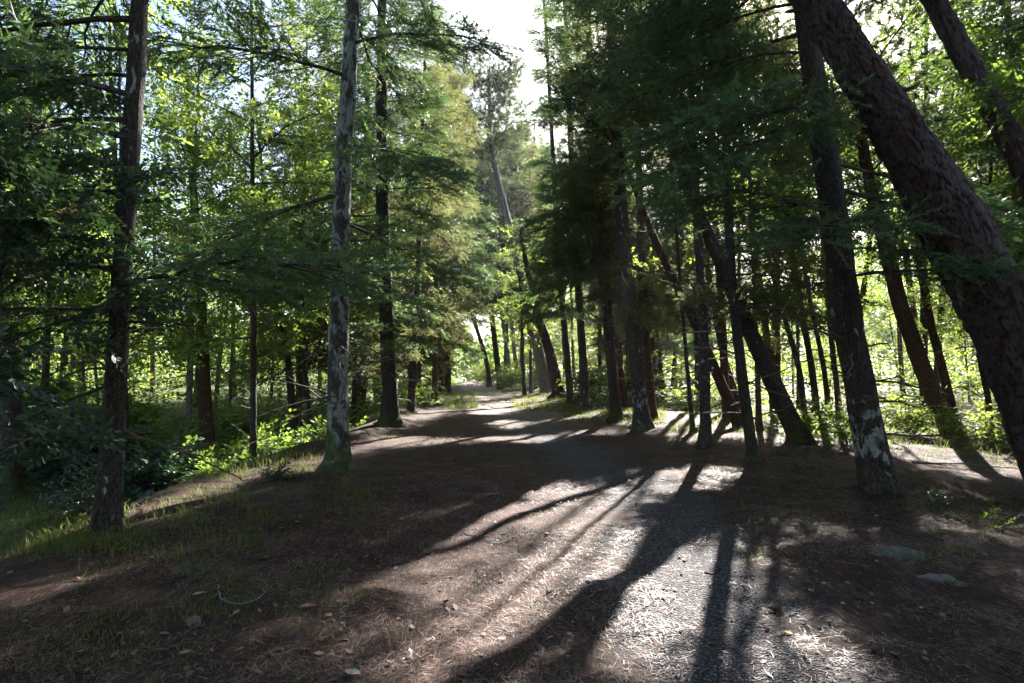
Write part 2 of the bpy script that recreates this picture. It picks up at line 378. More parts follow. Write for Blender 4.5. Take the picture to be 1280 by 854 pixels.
# ------------------------------------------------------------------ where the canopy lets the sun through
# (sun flecks on the floor, given as ellipses: centre, radii, tilt)
FLECKS = [
 (545, 800, 75, 50, -35), (620, 760, 80, 45, -20), (700, 700, 70, 35, -25), (720, 690, 60, 45, -30), (775, 650, 62, 20, -28),
 (660, 742, 60, 22, -10), (560, 845, 90, 20, 0), (640, 690, 0.1, 0.1, 0), (600, 660, 60, 16, -15), (520, 695, 50, 12, -12),
 (730, 632, 45, 14, -10), (700, 612, 40, 8, 0), (800, 598, 34, 9, 8), (665, 548, 36, 7, -4), (640, 530, 22, 5, 0),
 (612, 512, 20, 5, 0), (660, 505, 34, 4, -8), (600, 492, 30, 3, 0), (590, 482, 34, 3, 0), (610, 476, 20, 2.5, 0), (580, 471, 22, 3, 0), (730, 520, 40, 4, -6),
 (860, 706, 48, 15, -5), (905, 665, 36, 10, -6), (895, 604, 34, 7, -20), (900, 590, 30, 6, 10), (1012, 657, 42, 9, 5), (940, 648, 20, 6, 0),
 (850, 780, 70, 28, 15), (870, 830, 70, 22, 5), (912, 745, 22, 30, 0), (1005, 745, 0.1, 0.1, 0), (985, 780, 50, 22, 15), (1060, 835, 75, 24, 12), (965, 720, 22, 10, 0),
 (325, 782, 40, 14, -25), (1110, 760, 40, 9, 8), (1130, 690, 45, 6, 5), (770, 735, 30, 9, 0), (405, 690, 32, 7, -15), (220, 815, 60, 12, -25), (400, 730, 30, 6, -20),
 (450, 560, 60, 5, -12), (520, 520, 50, 5, -14), (400, 580, 40, 4, -20), (590, 552, 30, 4, 0), (505, 556, 34, 4, -8),
 (560, 505, 26, 5, -5), (300, 600, 60, 8, -22), (200, 640, 60, 7, -22), (70, 700, 70, 9, -15), (60, 735, 60, 7, -15),
 (870, 545, 45, 5, 0), (960, 545, 50, 5, 5), (1010, 556, 40, 6, 0), (1180, 568, 100, 6, 3), (1230, 585, 60, 6, 3), (1100, 560, 60, 4, 0),
 (1245, 665, 40, 9, 10), (850, 530, 60, 8, 0), (950, 520, 90, 10, 0), (1200, 540, 90, 8, 0), (290, 550, 70, 12, -10), (100, 655, 60, 7, -8),
 (735, 540, 40, 4, 0), (840, 520, 60, 5, 0), (1220, 700, 22, 5, 10),
]
FL = np.array(FLECKS, float)
def fleck(px, py, grow=0.0):
    a = np.radians(FL[:, 4])[None]; dx = px[:, None] - FL[None, :, 0]; dy = py[:, None] - FL[None, :, 1]
    u = (dx * np.cos(a) + dy * np.sin(a)) / (FL[None, :, 2] + 0.01 + grow); v = (-dx * np.sin(a) + dy * np.cos(a)) / (FL[None, :, 3] + 0.01 + grow * 0.35)
    return np.min(np.sqrt(u * u + v * v), axis=1)
def sunfoot(P):
    t = (P[:, 2] - 0.1) / SDIR[2]
    for _ in range(3):
        G = P - SDIR[None] * t[:, None]; t = t + (G[:, 2] - height(G[:, 0], G[:, 1])) / SDIR[2]
    return P - SDIR[None] * t[:, None]
def carve(P, thin=True):
    """True where a spray stays"""
    G = sunfoot(P)
    px, py = project(G)
    vis = (G[:, 1] > 2.2) & (G[:, 1] < 60)
    e = fleck(px, py)
    nz = vnoise(G[:, 0] * 2.2, G[:, 1] * 2.2, 5) * 0.9
    keep = ~(vis & (e + nz < 1.05))
    # open strip above the track
    pxm = np.interp(P[:, 1], [0, 12, 40, 80], [0.1, 0.15, 0.3, 0.2])
    keep &= ~((np.abs(P[:, 0] - pxm) < 0.85 + 0.012 * P[:, 1] + 0.9 * vnoise(P[:, 1] * 0.4, P[:, 2] * 0.5, 9)) & (P[:, 2] > 1.0 + 0.16 * P[:, 1]) & (P[:, 1] < 31))
    keep &= ~((P[:, 1] < 2.6) & (np.abs(P[:, 0]) < 4) & (P[:, 2] < 5))
    return keep

# ------------------------------------------------------------------ boughs: shared meshes, each used as a part of a tree
KIND = {
 'fir':   dict(T=T_FIR, elev=(-16, 12), droop=0.20, twz=0.07, sp=0.17, Lmax=2.6, mat=M_FIR, scale=1.5, step=0.25, fan=0.40, nt=15, sub=2, jit=0.30, hang=0.16, br=0.05, bs=1.0),
 'olive': dict(T=T_FIR, elev=(-12, 25), droop=0.28, twz=0.28, sp=0.17, Lmax=2.1, mat=M_FIRO, scale=1.5, step=0.23, fan=0.40, nt=15, sub=2, jit=0.45, hang=0.30, br=0.12, bs=1.0),
 'pine':  dict(T=T_TUFT, elev=(5, 45), droop=0.05, twz=0.5, sp=0.22, Lmax=3.0, mat=M_PNED, scale=1.6, step=0.34, fan=0.45, nt=11, sub=1, jit=0.5, hang=-0.1, br=0.03, bs=1.15),
 'leaf':  dict(T=T_LEAF, elev=(0, 45), droop=0.15, twz=0.5, sp=0.26, Lmax=2.5, mat=M_LEAF, scale=1.5, step=0.36, fan=0.5, nt=10, sub=2, jit=0.7, hang=0.05, br=0.0, bs=1.0),
 'leafy': dict(T=T_LEAF, elev=(-5, 40), droop=0.15, twz=0.5, sp=0.26, Lmax=2.3, mat=M_LEAFY, scale=1.5, step=0.36, fan=0.5, nt=10, sub=2, jit=0.7, hang=0.05, br=0.0, bs=1.0),
 'oak':   dict(T=T_OAK, elev=(-5, 35), droop=0.12, twz=0.3, sp=0.28, Lmax=2.2, mat=M_LEAFD, scale=1.3, step=0.30, fan=0.5, nt=9, sub=2, jit=0.6, hang=0.1, br=0.02, bs=0.8),
}
BOUGH = {}
def make_bough(kind, seed):
    """one bough 2 m long along +X, wood and foliage; returns mesh and foliage sample points"""
    K = KIND[kind]; rng = np.random.default_rng(seed); L = 2.0; s = np.linspace(0, 1, 9)
    dr = K['droop'] * 0.9
    P = np.stack([L * s, 0.10 * L * s * np.sin(s * 3 + seed), -dr * L * s * s], -1) + rng.normal(size=(9, 3)) * 0.03 * s[:, None]
    W = Acc(); W.add(*tube(P, 0.020 * (1 - 0.85 * s) + 0.003, 5)); SP = []; SD = []; TN = []
    at = lambda q: np.array([np.interp(q, s, P[:, c]) for c in range(3)])
    nt_ = K['nt']
    for q in np.linspace(0.16, 0.98, nt_):
        for sg in (-1, 1):
            if rng.random() < 0.10: continue
            l = (K['fan'] * L * (1 - q) ** 0.8 + 0.20) * rng.uniform(0.55, 1.15)
            td = nrm(np.array([rng.uniform(0.5, 1.0), sg * rng.uniform(0.6, 1.0), rng.normal() * K['twz'] - 0.05])); p0 = at(q)
            p1 = p0 + td * l + np.array([0, 0, -K['hang'] * l]); t0 = rng.uniform(0.2, 0.7)
            if rng.random() < 0.8: W.add(*tube(np.array([p0, (p0 + p1) / 2 + [0, 0, .02 * l], p1]), [0.007, 0.005, 0.002], 3))
            c = max(2, int(round(l / K['sp'])))
            for j in range(c):
                f = (j + rng.uniform(0.2, 1.0)) / c; b = p0 + (p1 - p0) * f
                for h in range(K['sub']):
                    g = rng.uniform(0, 0.12); dd = nrm(td + rng.normal(size=3) * K['jit'] + np.array([0, 0, -K['hang'] * 0.8]))
                    SP.append(b + dd * g + rng.normal(size=3) * 0.025); SD.append(dd); TN.append(t0 + rng.normal() * 0.15)
    SP.append(P[-1]); SD.append(P[-1] - P[-2]); TN.append(0.5)
    SP = np.array(SP); TN = np.clip(np.array(TN), 0, 0.87); TN = np.where(rng.random(len(TN)) < K['br'], 0.95, TN)
    fm = sprays_mesh("tmp", SP, np.array(SD), K['bs'], K['T'], K['mat'], rng, (0, 0, 0), TN)
    nv = len(fm.vertices); V = np.empty(nv * 3, np.float32); fm.vertices.foreach_get("co", V); V = V.reshape(-1, 3)
    F = np.empty(len(fm.polygons) * 3, np.int32); fm.polygons.foreach_get("vertices", F); F = F.reshape(-1, 3)
    T = np.empty(nv, np.float32); fm.attributes['tone'].data.foreach_get("value", T)
    WV = np.concatenate(W.V); WF = np.concatenate(W.F); WB = np.concatenate(W.B)
    me = mesh_np("bough", np.concatenate([WV, V]), [WF, F + len(WV)], None,
                 {'tone': np.concatenate([np.zeros(len(WV)), T]), 'barkco': np.concatenate([WB, V])}, False,
                 [M_BRANCH, K['mat']], np.concatenate([np.zeros(len(WF)), np.ones(len(F))]))
    bpy.data.meshes.remove(fm)
    return me, SP[rng.permutation(len(SP))[:44]]
def bough(kind, i):
    k = (kind, i % 9)
    if k not in BOUGH: BOUGH[k] = make_bough(kind, 500 + 31 * k[1] + sum(map(ord, kind)))
    return BOUGH[k]
M_BRANCH = bark_mat("branch_bark", (0.05, 0.038, 0.03), (0.11, 0.09, 0.075), 0.35, 0.0)
def bough_ok(Wp):
    G = sunfoot(Wp); px, py = project(G); vis = (G[:, 1] > 2.2) & (G[:, 1] < 60)
    e = fleck(px, py) + vnoise(G[:, 0] * 1.6, G[:, 1] * 1.6, 5) * 1.8
    if np.mean(vis & (e < 1.0)) > 0.05: return False
    pxm = np.interp(Wp[:, 1], [0, 12, 40, 80], [0.1, 0.15, 0.3, 0.2])
    st = (np.abs(Wp[:, 0] - pxm) < 0.42 + 0.008 * Wp[:, 1]) & (Wp[:, 2] > 1.2 + 0.16 * Wp[:, 1]) & (Wp[:, 1] < 31)
    if np.mean(st) > 0.15: return False
    return np.mean((np.hypot(Wp[:, 0], Wp[:, 1]) < 2.6) & (Wp[:, 2] < 4.5)) < 0.02

# ------------------------------------------------------------------ trees
TREES = []
def axis_fn(pts):
    pts = np.asarray(pts, float); z = pts[:, 2]
    def A(zq):
        zq = np.atleast_1d(zq).astype(float)
        x = np.interp(zq, z, pts[:, 0]); y = np.interp(zq, z, pts[:, 1])
        return np.stack([x, y, zq], -1)
    return A
def smooth_poly(pts, n):
    pts = np.asarray(pts, float)
    s = np.concatenate([[0], np.cumsum(np.linalg.norm(np.diff(pts, axis=0), axis=1))])
    q = np.linspace(0, s[-1], n)
    P = np.stack([np.interp(q, s, pts[:, k]) for k in range(3)], -1)
    for _ in range(max(2, n // 12)):
        P[1:-1] = 0.25 * P[:-2] + 0.5 * P[1:-1] + 0.25 * P[2:]
    return P
def make_tree(name, label, group, pts, r0, top, kind, bark, z0, seed, cat="tree", near=True, dens=1.0, Lmul=1.0, dead=6,
              uniq=True, scale=1.0, flare=0.35, sides=12, rtop=0.25, keepfn=None, lean=0.0, azpref=None):
    """pts: trunk axis in world coordinates from the foot up; top: full height above foot"""
    if kind in ("fir", "olive") and near: top *= 1.0 if pts[0][1] < 15 else 1.2
    rng = np.random.default_rng(seed); K = KIND[kind]
    pts = [np.asarray(p, float) for p in pts]; B = pts[0].copy()
    d = nrm(pts[-1] - pts[-2]); d[2] = max(d[2], 0.35)
    if pts[-1][2] < B[2] + top:
        rem = B[2] + top - pts[-1][2]; straight = np.array([d[0] * 0.75, d[1] * 0.75, d[2]])
        pts.append(pts[-1] + straight / straight[2] * rem)
    n = 60 if near else 16
    ax = smooth_poly(pts, n)
    if near: ax = np.vstack([ax[:1], ax[0] + (ax[1] - ax[0]) * np.array([[.18], [.38], [.65]]), ax[1:]]); n += 3
    ax[1:-1, :2] += (rng.normal(size=(n - 2, 2)) * 0.25 + np.sin(np.linspace(0, 9, n - 2) + seed)[:, None]) * r0 * (0.10 if near else 0.2)
    h = (ax[:, 2] - ax[0, 2]) / (ax[-1, 2] - ax[0, 2])
    rad = r0 * (1 - (1 - rtop) * h) * (1 + flare * np.exp(-h * top / 0.22))
    low = ax[0].copy(); low[2] -= 0.25
    axp = np.vstack([low, ax]); radp = np.concatenate([[rad[0] * 1.1], rad])
    root = empty(name, B, label=label, category=cat, group=group)
    tr = Acc(); tr.add(*tube(axp, radp, sides, rough=0.10 if near else 0.06, seed=seed, arc0=-0.25, lobes=0.42 if near else 0))
    A = axis_fn(ax)
    rz = lambda z: np.interp(z, ax[:, 2], rad)
    SPp = []; SPd = []; TN = []
    # bare dead limbs below the crown
    def limb(z, az, L, el, droop, r, foliage):
        if foliage and (near or uniq):
            for f, da in ((1.0, 0), (1.0, 1.3), (1.0, -1.3), (0.65, 0.4), (0.65, 2.6), (0.4, 0)):
                me, sp = bough(kind, int(rng.integers(9))); sc = L * f / 2.0; cw = math.cos(rng.uniform(-.3, .3)); rl = rng.uniform(-0.35, 0.35)
                az_ = az + da; ca, sa, ce, se = math.cos(az_), math.sin(az_), math.cos(el), math.sin(el)
                a = A(z)[0] + np.array([ca, sa, 0]) * float(rz(z)) * 0.5
                X = sp[:, 0] * ce - sp[:, 2] * se; Z = sp[:, 0] * se + sp[:, 2] * ce; Y = sp[:, 1]
                Wp = a + np.stack([X * ca - Y * sa, X * sa + Y * ca, Z], -1) * sc
                if bough_ok(Wp):
                    o = obj("bough", me, root); o.location = tuple(a - B); o.rotation_euler = (rl * 0.5, -el, az_); o.scale = (sc, sc, sc * cw)
                    o.rotation_mode = 'XYZ'; return
            return
        a = A(z)[0]; dh = np.array([math.cos(az), math.sin(az), 0.0])
        s = np.linspace(0, 1, 7)
        wig = rng.normal(size=(7, 3)) * 0.035 * L * s[:, None]
        P = a + dh * (L * s)[:, None] + np.array([0, 0, 1.0]) * (math.tan(el) * L * s - droop * L * s * s)[:, None] + wig
        P[0] = a + dh * rz(z)[0 if np.ndim(rz(z)) else ()] * 0.5
        V, F, Bc = tube(P, r * (1 - 0.85 * s) + 0.004, 5 if near else 3)
        if near:
            am = Acc(); am.add(V, F, Bc)
        else: am = None; tr.add(V, F, Bc)
        side = np.cross(dh, [0, 0, 1.0])
        nt_ = max(4, int(L / 0.16 * dens)) if foliage else int(L / 0.45)
        for q in np.linspace(0.22 if foliage else 0.35, 0.98, nt_):
            for sgn in (-1, 1):
                if rng.random() < (0.12 if foliage else 0.55): continue
                l = (K['fan'] * L * (1 - q) + 0.22) * rng.uniform(0.6, 1.15)
                p0 = np.array([np.interp(q, s, P[:, k]) for k in range(3)])
                td = nrm(dh * rng.uniform(0.5, 1.0) + side * sgn * rng.uniform(0.6, 1.0) + np.array([0, 0, rng.normal() * K['twz'] - 0.05]))
                p1 = p0 + td * l + np.array([0, 0, -0.10 * l])
                if near and (foliage is False or rng.random() < 0.5):
                    V, F, Bc = tube(np.array([p0, (p0 + p1) / 2 + rng.normal(size=3) * .02, p1]), [0.009, 0.006, 0.003], 3); am.add(V, F, Bc)
                if foliage:
                    c = max(1, int(round(l / K['sp'] / scale)))
                    for j in range(c):
                        f = (j + rng.uniform(0.1, 0.9)) / c
                        SPp.append(p0 + (p1 - p0) * f + rng.normal(size=3) * 0.03)
                        SPd.append(td + rng.normal(size=3) * 0.28); TN.append(tn)
        if foliage:
            SPp.append(P[-1]); SPd.append(dh + [0, 0, -0.1]); TN.append(tn)
        if near:
            obj("branch", am.mesh("branch", bark if foliage else M_TWIG, B), root)
    z = z0; az = rng.uniform(0, 6.28)
    crownlen = max(top - z0, 1.0)
    while z < top - 0.3:
        u = (z - z0) / crownlen
        if kind in ('leaf', 'leafy'): shp = 0.45 + 0.55 * math.sin(math.pi * min(1, u * 0.9 + 0.15))
        elif kind == 'pine': shp = 0.6 + 0.4 * math.sin(math.pi * u)
        else: shp = (1 - u) ** 0.55 * (0.75 + 0.25 * min(1, u * 5)) + 0.12
        L = K['Lmax'] * Lmul * shp * rng.uniform(0.65, 1.15)
        el = math.radians(rng.uniform(*K['elev']) + 22 * u)
        tn = np.clip(rng.normal(0.45, 0.22), 0, 1)
        a_ = az if (azpref is None or rng.random() < 0.3) else azpref + rng.normal() * 0.6
        limb(B[2] + z, a_, L, el, K['droop'] * rng.uniform(0.6, 1.3), max(0.011, min(0.045, float(rz(B[2] + z)) * 0.25)), True)
        az += 2.4 + rng.uniform(-0.5, 0.5); z += K['step'] * rng.uniform(0.6, 1.4) / dens
    tn = 0.3
    for k in range(dead):
        limb(B[2] + z0 * rng.uniform(0.25, 1.0), rng.uniform(0, 6.28), rng.uniform(0.5, 1.5) * Lmul, math.radians(rng.uniform(-25, 30)), 0.1, 0.013, False)
    obj("trunk", tr.mesh("trunk", bark, B), root)
    P = np.array(SPp).reshape(-1, 3); D = np.array(SPd).reshape(-1, 3); T = np.clip(np.array(TN) + rng.normal(size=len(TN)) * 0.12, 0, 0.87)
    T = np.where(rng.random(len(T)) < (0.10 if kind == 'olive' else 0.04), 0.95, T)
    if uniq and len(P):
        k = carve(P)
        if keepfn is not None: k &= keepfn(P)
        P, D, T = P[k], D[k], T[k]
    if len(P):
        obj("crown", sprays_mesh("crown", P, D, K['scale'] * scale, K['T'], K['mat'], rng, B, T), root)
    TREES.append((root, B, len(P)))
    return root

def copy_tree(root, loc, rot, sc, label=None, group=None):
    r = root.copy(); COL.objects.link(r); r.location = loc; r.rotation_euler = (0, 0, rot); r.scale = (sc,) * 3
    if label: r['label'] = label
    if group: r['group'] = group
    for ch in list(root.children):
        c = ch.copy(); COL.objects.link(c); c.parent = r
    return r

# trees read off the photograph: foot pixel, further axis pixels, trunk width in pixels at the foot
def photo_tree(name, label, foot, axis, wpx, top, kind, bark, z0, seed, dy=0.0, dist=None, **kw):
    B = ground_at(*foot) if dist is None else None
    if dist is not None:
        P = at_depth(foot[0], foot[1], dist); B = np.array([P[0], dist, float(height(P[0], dist))])
    pts = [B] + [at_depth(px, py, B[1] + dy * (foot[1] - py) / 500.0) for px, py in axis]
    r0 = wpx / 2 / FPX * B[1] * math.cos(math.atan((foot[0] - 640) / FPX))
    return make_tree(name, label, kw.pop('group', None), pts, r0, top, kind, bark, z0, seed, **kw)
G_L = "trees along the left edge of the track"
G_R = "trees along the right edge of the track"
PI = math.pi
# --- left side
photo_tree("fir_tree", "thick dark trunk standing nearest on the left bank, with feathery boughs above", (137, 668), [(150, 400), (160, 200), (173, 0)], 33, 15, 'fir', M_LICM, 2.2, 11, group=G_L, dead=10, sides=24, dens=0.95, Lmul=1.05, azpref=3.3)
photo_tree("oak_tree", "dark trunk at the far left edge of the photo, down in the hollow", (12, 622), [(14, 500), (0, 380), (-8, 200)], 30, 12, 'leaf', M_DARK, 1.9, 12, group=G_L, dens=1.0)
photo_tree("fir_tree", "tall trunk blotched white with lichen, mossy foot, left of the track", (420, 588), [(421, 400), (430, 200), (444, 0)], 28, 17, 'fir', M_LICH, 3.6, 13, group=G_L, dead=26, sides=24, Lmul=1.2, dens=0.36)
photo_tree("fir_tree", "dark mossy trunk with few pale spots, next behind the lichened one", (487, 531), [(482, 380), (479, 230)], 21, 16, 'fir', M_DARK, 2.4, 14, group=G_L, dead=14, sides=20, Lmul=1.05, dens=1.3)
photo_tree("cypress_tree", "brown trunk on the bank edge between the white-blotched trunk and the dark mossy one", (447, 527), [(453, 400), (457, 250)], 20, 16, 'olive', M_BROWN, 2.8, 15, group=G_L, dead=8, Lmul=1.2, dens=1.2)
photo_tree("fir_tree", "dark slightly leaning trunk in the hollow seen between the brown trunk and the mossy trunk", (474, 503), [(467, 430), (460, 330)], 12, 13, 'fir', M_DARK, 2.6, 16, group=G_L, dens=0.9, Lmul=1.1)
photo_tree("cypress_tree", "slim dark stem on the hump of the left bank", (514, 515), [(519, 420), (524, 300)], 9, 13, 'olive', M_DARK, 2.4, 17, group=G_L, dead=8, dens=1.4)
photo_tree("cypress_tree", "slim brown stem just before the sunny grass tuft on the left verge", (543, 504), [(545, 420), (546, 300)], 7.5, 15, 'olive', M_BROWN, 2.8, 18, group=G_L, dead=5, Lmul=1.2, dens=1.5)
photo_tree("fir_tree", "black twin trunk nearest the far end of the track on the left, left stem", (551, 491), [(551, 420), (552, 340)], 9, 18, 'fir', M_DARK, 3.2, 19, group=G_L, dist=34, dens=1.7, Lmul=1.1)
photo_tree("fir_tree", "black twin trunk nearest the far end of the track on the left, right stem", (559, 490), [(558, 420), (557, 330)], 10, 19, 'fir', M_DARK, 3.2, 20, group=G_L, dist=36, dens=1.7, Lmul=1.1)
photo_tree("birch_tree", "thin upright tree with yellow-green leaves in the hollow, left of the lichened trunk", (317, 545), [(318, 400), (315, 200)], 9, 13, 'leafy', M_DARK, 2.3, 21, group=G_L, dist=13, dens=0.9)
photo_tree("oak_tree", "broad brown trunk deep in the left wood behind the lit undergrowth", (262, 520), [(255, 440), (246, 330)], 20, 13, 'leafy', M_BROWN, 3.0, 22, dist=18, group=G_L)
photo_tree("oak_tree", "slender grey trunk beside the broad brown one in the left wood", (237, 520), [(238, 440), (242, 300)], 10, 12, 'leaf', M_GREY, 3.0, 23, dist=17, group=G_L)
photo_tree("oak_tree", "leaning trunk in the left wood whose head tilts towards the hollow", (372, 515), [(358, 440), (345, 360)], 11, 12, 'leafy', M_DARK, 3.2, 24, dist=20, group=G_L)
photo_tree("birch_tree", "thin forked-looking stem just left of the lichened trunk, beyond the hollow", (392, 518), [(380, 450), (378, 330)], 7, 11, 'leafy', M_DARK, 2.6, 25, dist=19, group=G_L)
# --- right side
photo_tree("fir_tree", "thick trunk standing nearest on the right, white lichen sheet low on its side, flared foot", (1098, 610), [(1076, 500), (1055, 380), (1038, 240), (1012, 60)], 44, 16, 'fir', M_LICB, 2.9, 31, group=G_R, Lmul=1.1, dead=16, sides=28, flare=0.25, dens=0.75, azpref=2.6)
photo_tree("fir_tree", "slim dark leaning trunk with pale lichen patches, second nearest on the right", (942, 577), [(928, 480), (914, 350), (908, 180)], 15, 13, 'olive', M_LICM, 2.8, 32, group=G_R, dead=14, sides=18, Lmul=1.1, dens=0.9)
photo_tree("fir_tree", "slim upright dark trunk with small white spots, third from the front on the right", (881, 556), [(881, 450), (875, 330), (868, 200)], 14, 14, 'olive', M_LICM, 2.6, 33, group=G_R, dead=10, sides=18, Lmul=1.1, dens=0.85)
photo_tree("fir_tree", "trunk beside the track with white lichen streaked on its lower half", (803, 536), [(795, 440), (783, 330), (774, 220)], 21, 15, 'olive', M_LICT, 3.3, 34, group=G_R, dead=14, sides=18, Lmul=1.1, dens=1.1)
photo_tree("cypress_tree", "red-brown trunk just behind the white-streaked one, right of the track", (816, 525), [(807, 430), (802, 320)], 13, 15, 'olive', M_BROWN, 3.3, 35, group=G_R, Lmul=1.1, dens=1.0)
photo_tree("fir_tree", "dark mossy trunk immediately left of the white-streaked one, right of the track", (772, 526), [(762, 430), (754, 320), (748, 240)], 14, 16, 'fir', M_DARK, 3.6, 36, group=G_R, dead=10, Lmul=1.0, dens=1.15)
photo_tree("maritime_pine", "short orange-red leaning trunk showing between two dark trunks, right of the track", (782, 511), [(772, 450), (755, 370)], 11, 10, 'pine', M_RED, 5, 37, group=G_R, dens=1.4)
photo_tree("fir_tree", "straight dark trunk fourth along the right verge from the far bend", (732, 514), [(727, 430), (721, 330)], 11.5, 18, 'fir', M_DARK, 3.6, 38, group=G_R, dens=1.2, Lmul=1.0)
photo_tree("fir_tree", "thin dark trunk between the red leaning pine and the straight trunk on the right verge", (713, 505), [(707, 430), (700, 340)], 9, 19, 'fir', M_DARK, 4.2, 39, group=G_R, dens=1.3, Lmul=0.85, azpref=0.3)
photo_tree("maritime_pine", "thick reddish leaning pine trunk at the right verge, next to the grey leaning one", (699, 493), [(688, 440), (672, 395), (660, 340)], 17, 8.8, 'pine', M_RED, 4.8, 40, group=G_R, dist=31, dens=2.2, azpref=0.2, Lmul=0.8)
photo_tree("maritime_pine", "long grey pine leaning left over the track, umbrella crown in the sky gap", (684, 490), [(670, 420), (650, 340), (628, 250), (614, 190), (612, 110)], 15, 20.5, 'pine', M_GREY, 13.5, 41, group=G_R, dist=37, dead=8, dens=2.2, Lmul=1.15)
photo_tree("birch_tree", "thin dark stem left of the leaning pines, right of the far track", (656, 489), [(653, 440), (650, 350)], 5, 11, 'leafy', M_DARK, 3.0, 42, dist=36, group=G_R, near=False, uniq=False, Lmul=0.7)
photo_tree("birch_tree", "thin mossy stem closest to the grey leaning pine on its left side", (664, 489), [(663, 440), (656, 360)], 4.5, 10, 'leafy', M_DARK, 3.2, 43, dist=38, group=G_R, near=False, uniq=False, Lmul=0.7)
photo_tree("maritime_pine", "red pine trunk at the bend of the far track", (626, 479), [(619, 440), (612, 380)], 8, 17, 'pine', M_RED, 8, 44, dist=46, group=G_R, near=False, scale=1.5, uniq=False, dens=1.3)
photo_tree("maritime_pine", "slim red pine trunk just left of the other red one at the far bend", (612, 476), [(609, 450), (598, 420)], 6, 18, 'pine', M_RED, 9, 45, dist=52, group=G_R, near=False, uniq=False, scale=1.5, dens=1.3)
photo_tree("maritime_pine", "dark stout trunk leaning strongly left, leafy shoot at its foot, behind the slim trunk", (1000, 551), [(962, 470), (929, 395), (897, 320), (850, 210)], 26, 11, 'pine', M_DARK, 4.6, 46, group=G_R, dead=6, sides=20, Lmul=0.9, dens=1.0)
photo_tree("maritime_pine", "red-brown leaning trunk seen behind the slim spotted trunks on the right", (926, 534), [(897, 470), (868, 400), (822, 310)], 15.5, 9.5, 'pine', M_RED, 4.2, 47, group=G_R, dead=5, Lmul=0.9, dens=0.9)
photo_tree("maritime_pine", "narrower red leaning trunk crossing close behind the red-brown leaning one", (926, 520), [(905, 450), (895, 400)], 11, 9, 'pine', M_RED, 4.5, 48, group=G_R, dist=22, dead=2, dens=1.3)
photo_tree("birch_tree", "short mossy brown stem between the slim leaning trunk and the stout leaning one", (949, 538), [(947, 470), (944, 400)], 8, 10, 'leafy', M_BROWN, 3.0, 49, group=G_R, dens=0.7)
photo_tree("birch_tree", "thin curved dark stem left of the third slim trunk, in the sunny clearing", (866, 537), [(858, 450), (852, 380)], 6, 11, 'leafy', M_DARK, 3.0, 50, group=G_R, dens=0.7)
photo_tree("maritime_pine", "stout brown pine trunk leaning left between the thick lichened trunk and the great pine", (1192, 548), [(1160, 480), (1130, 400), (1110, 320), (1090, 240)], 27, 13, 'pine', M_BROWN, 6, 51, dead=8, sides=20, group=G_R, dens=1.2)
photo_tree("oak_tree", "reddish short trunk in the leaves just behind the stout brown pine at right", (1195, 528), [(1180, 470), (1165, 410)], 15, 11, 'leaf', M_RED, 3.4, 52, dist=17, group=G_R, dens=0.8)
photo_tree("oak_tree", "thin bent dark stem beside the lower trunk of the great leaning pine", (1238, 540), [(1236, 500), (1222, 440), (1228, 380)], 9, 9, 'leaf', M_DARK, 2.4, 53, dist=14, group=G_R, dens=0.8)
for k, (fx, ux, w, tone) in enumerate(((1000, 975, 8, "leftmost"), (1015, 1000, 10, "second from left"), (1030, 1013, 8, "middle"), (1043, 1035, 9, "second from right"), (1058, 1048, 6, "rightmost"))):
    photo_tree("birch_tree", "slender stem in the clump left of the thick lichened trunk, %s of five" % tone, (fx + 8, 540), [(fx, 460), (ux, 380)], w, 11, 'leafy' if k % 2 else 'leaf', M_DARK, 3.4, 60 + k, dist=15 + k * 1.3, group="clump of slender stems", dens=0.6)

# --- the two great leaning pines at the right edge
def plated_trunk(ax, rad, sides, seed, bark):
    """trunk with bark plates as real relief"""
    n = len(ax); V, F, Bc = tube(ax, rad, sides, seed=seed)
    V = V.reshape(n, sides, 3); L = Bc.reshape(n, sides, 3)[..., 2]; th = np.linspace(0, 2 * np.pi, sides, endpoint=False)[None] + 0 * L
    rng = np.random.default_rng(seed); R = float(rad.mean()); C = 2 * np.pi
    cu = R * C; cell = 0.070; nu = int(round(cu / (cell * 0.75))); u = th / C * nu; v = L / (cell * 2.1)
    wx = 0.9 * fbm(np.cos(th) * 5 + 9, np.sin(th) * 5 + L * 4.5, 21, 4); wy = 0.9 * fbm(np.cos(th) * 5, np.sin(th) * 5 + L * 4.5, 31, 4)
    u = u + wx; v = v + wy
    f1 = np.full(u.shape, 9.0); f2 = np.full(u.shape, 9.0); idn = np.zeros(u.shape)
    iu = np.floor(u); iv = np.floor(v)
    for a in (-1, 0, 1):
        for b in (-1, 0, 1):
            cx = iu + a; cyy = iv + b; hx = hash2(np.mod(cx, nu), cyy, 3); hy = hash2(np.mod(cx, nu), cyy, 4)
            dd = np.hypot(cx + hx - u, cyy + hy - v)
            lo = dd < f1; f2 = np.where(lo, f1, np.minimum(f2, dd)); idn = np.where(lo, hash2(np.mod(cx, nu), cyy, 8), idn); f1 = np.where(lo, dd, f1)
    edge = sst(0.015, 0.15, f2 - f1)
    disp = edge * (0.004 + 0.034 * idn ** 1.5) - 0.008 + 0.02 * fbm(np.cos(th) * 1.5, np.sin(th) * 1.5 + L * 0.9, 55, 2) + 0.006 * fbm(np.cos(th) * 14, np.sin(th) * 14 + L * 14, 41, 2)
    cen = ax[:, None]; out = V - cen; out /= np.linalg.norm(out, axis=-1, keepdims=True)
    V = V + out * disp[..., None]
    me = mesh_np("trunk", V.reshape(-1, 3), F, bark, {'barkco': Bc, 'tone': (idn * 0.6 + 0.1).ravel(), 'crack': edge.ravel()}, True)
    return me
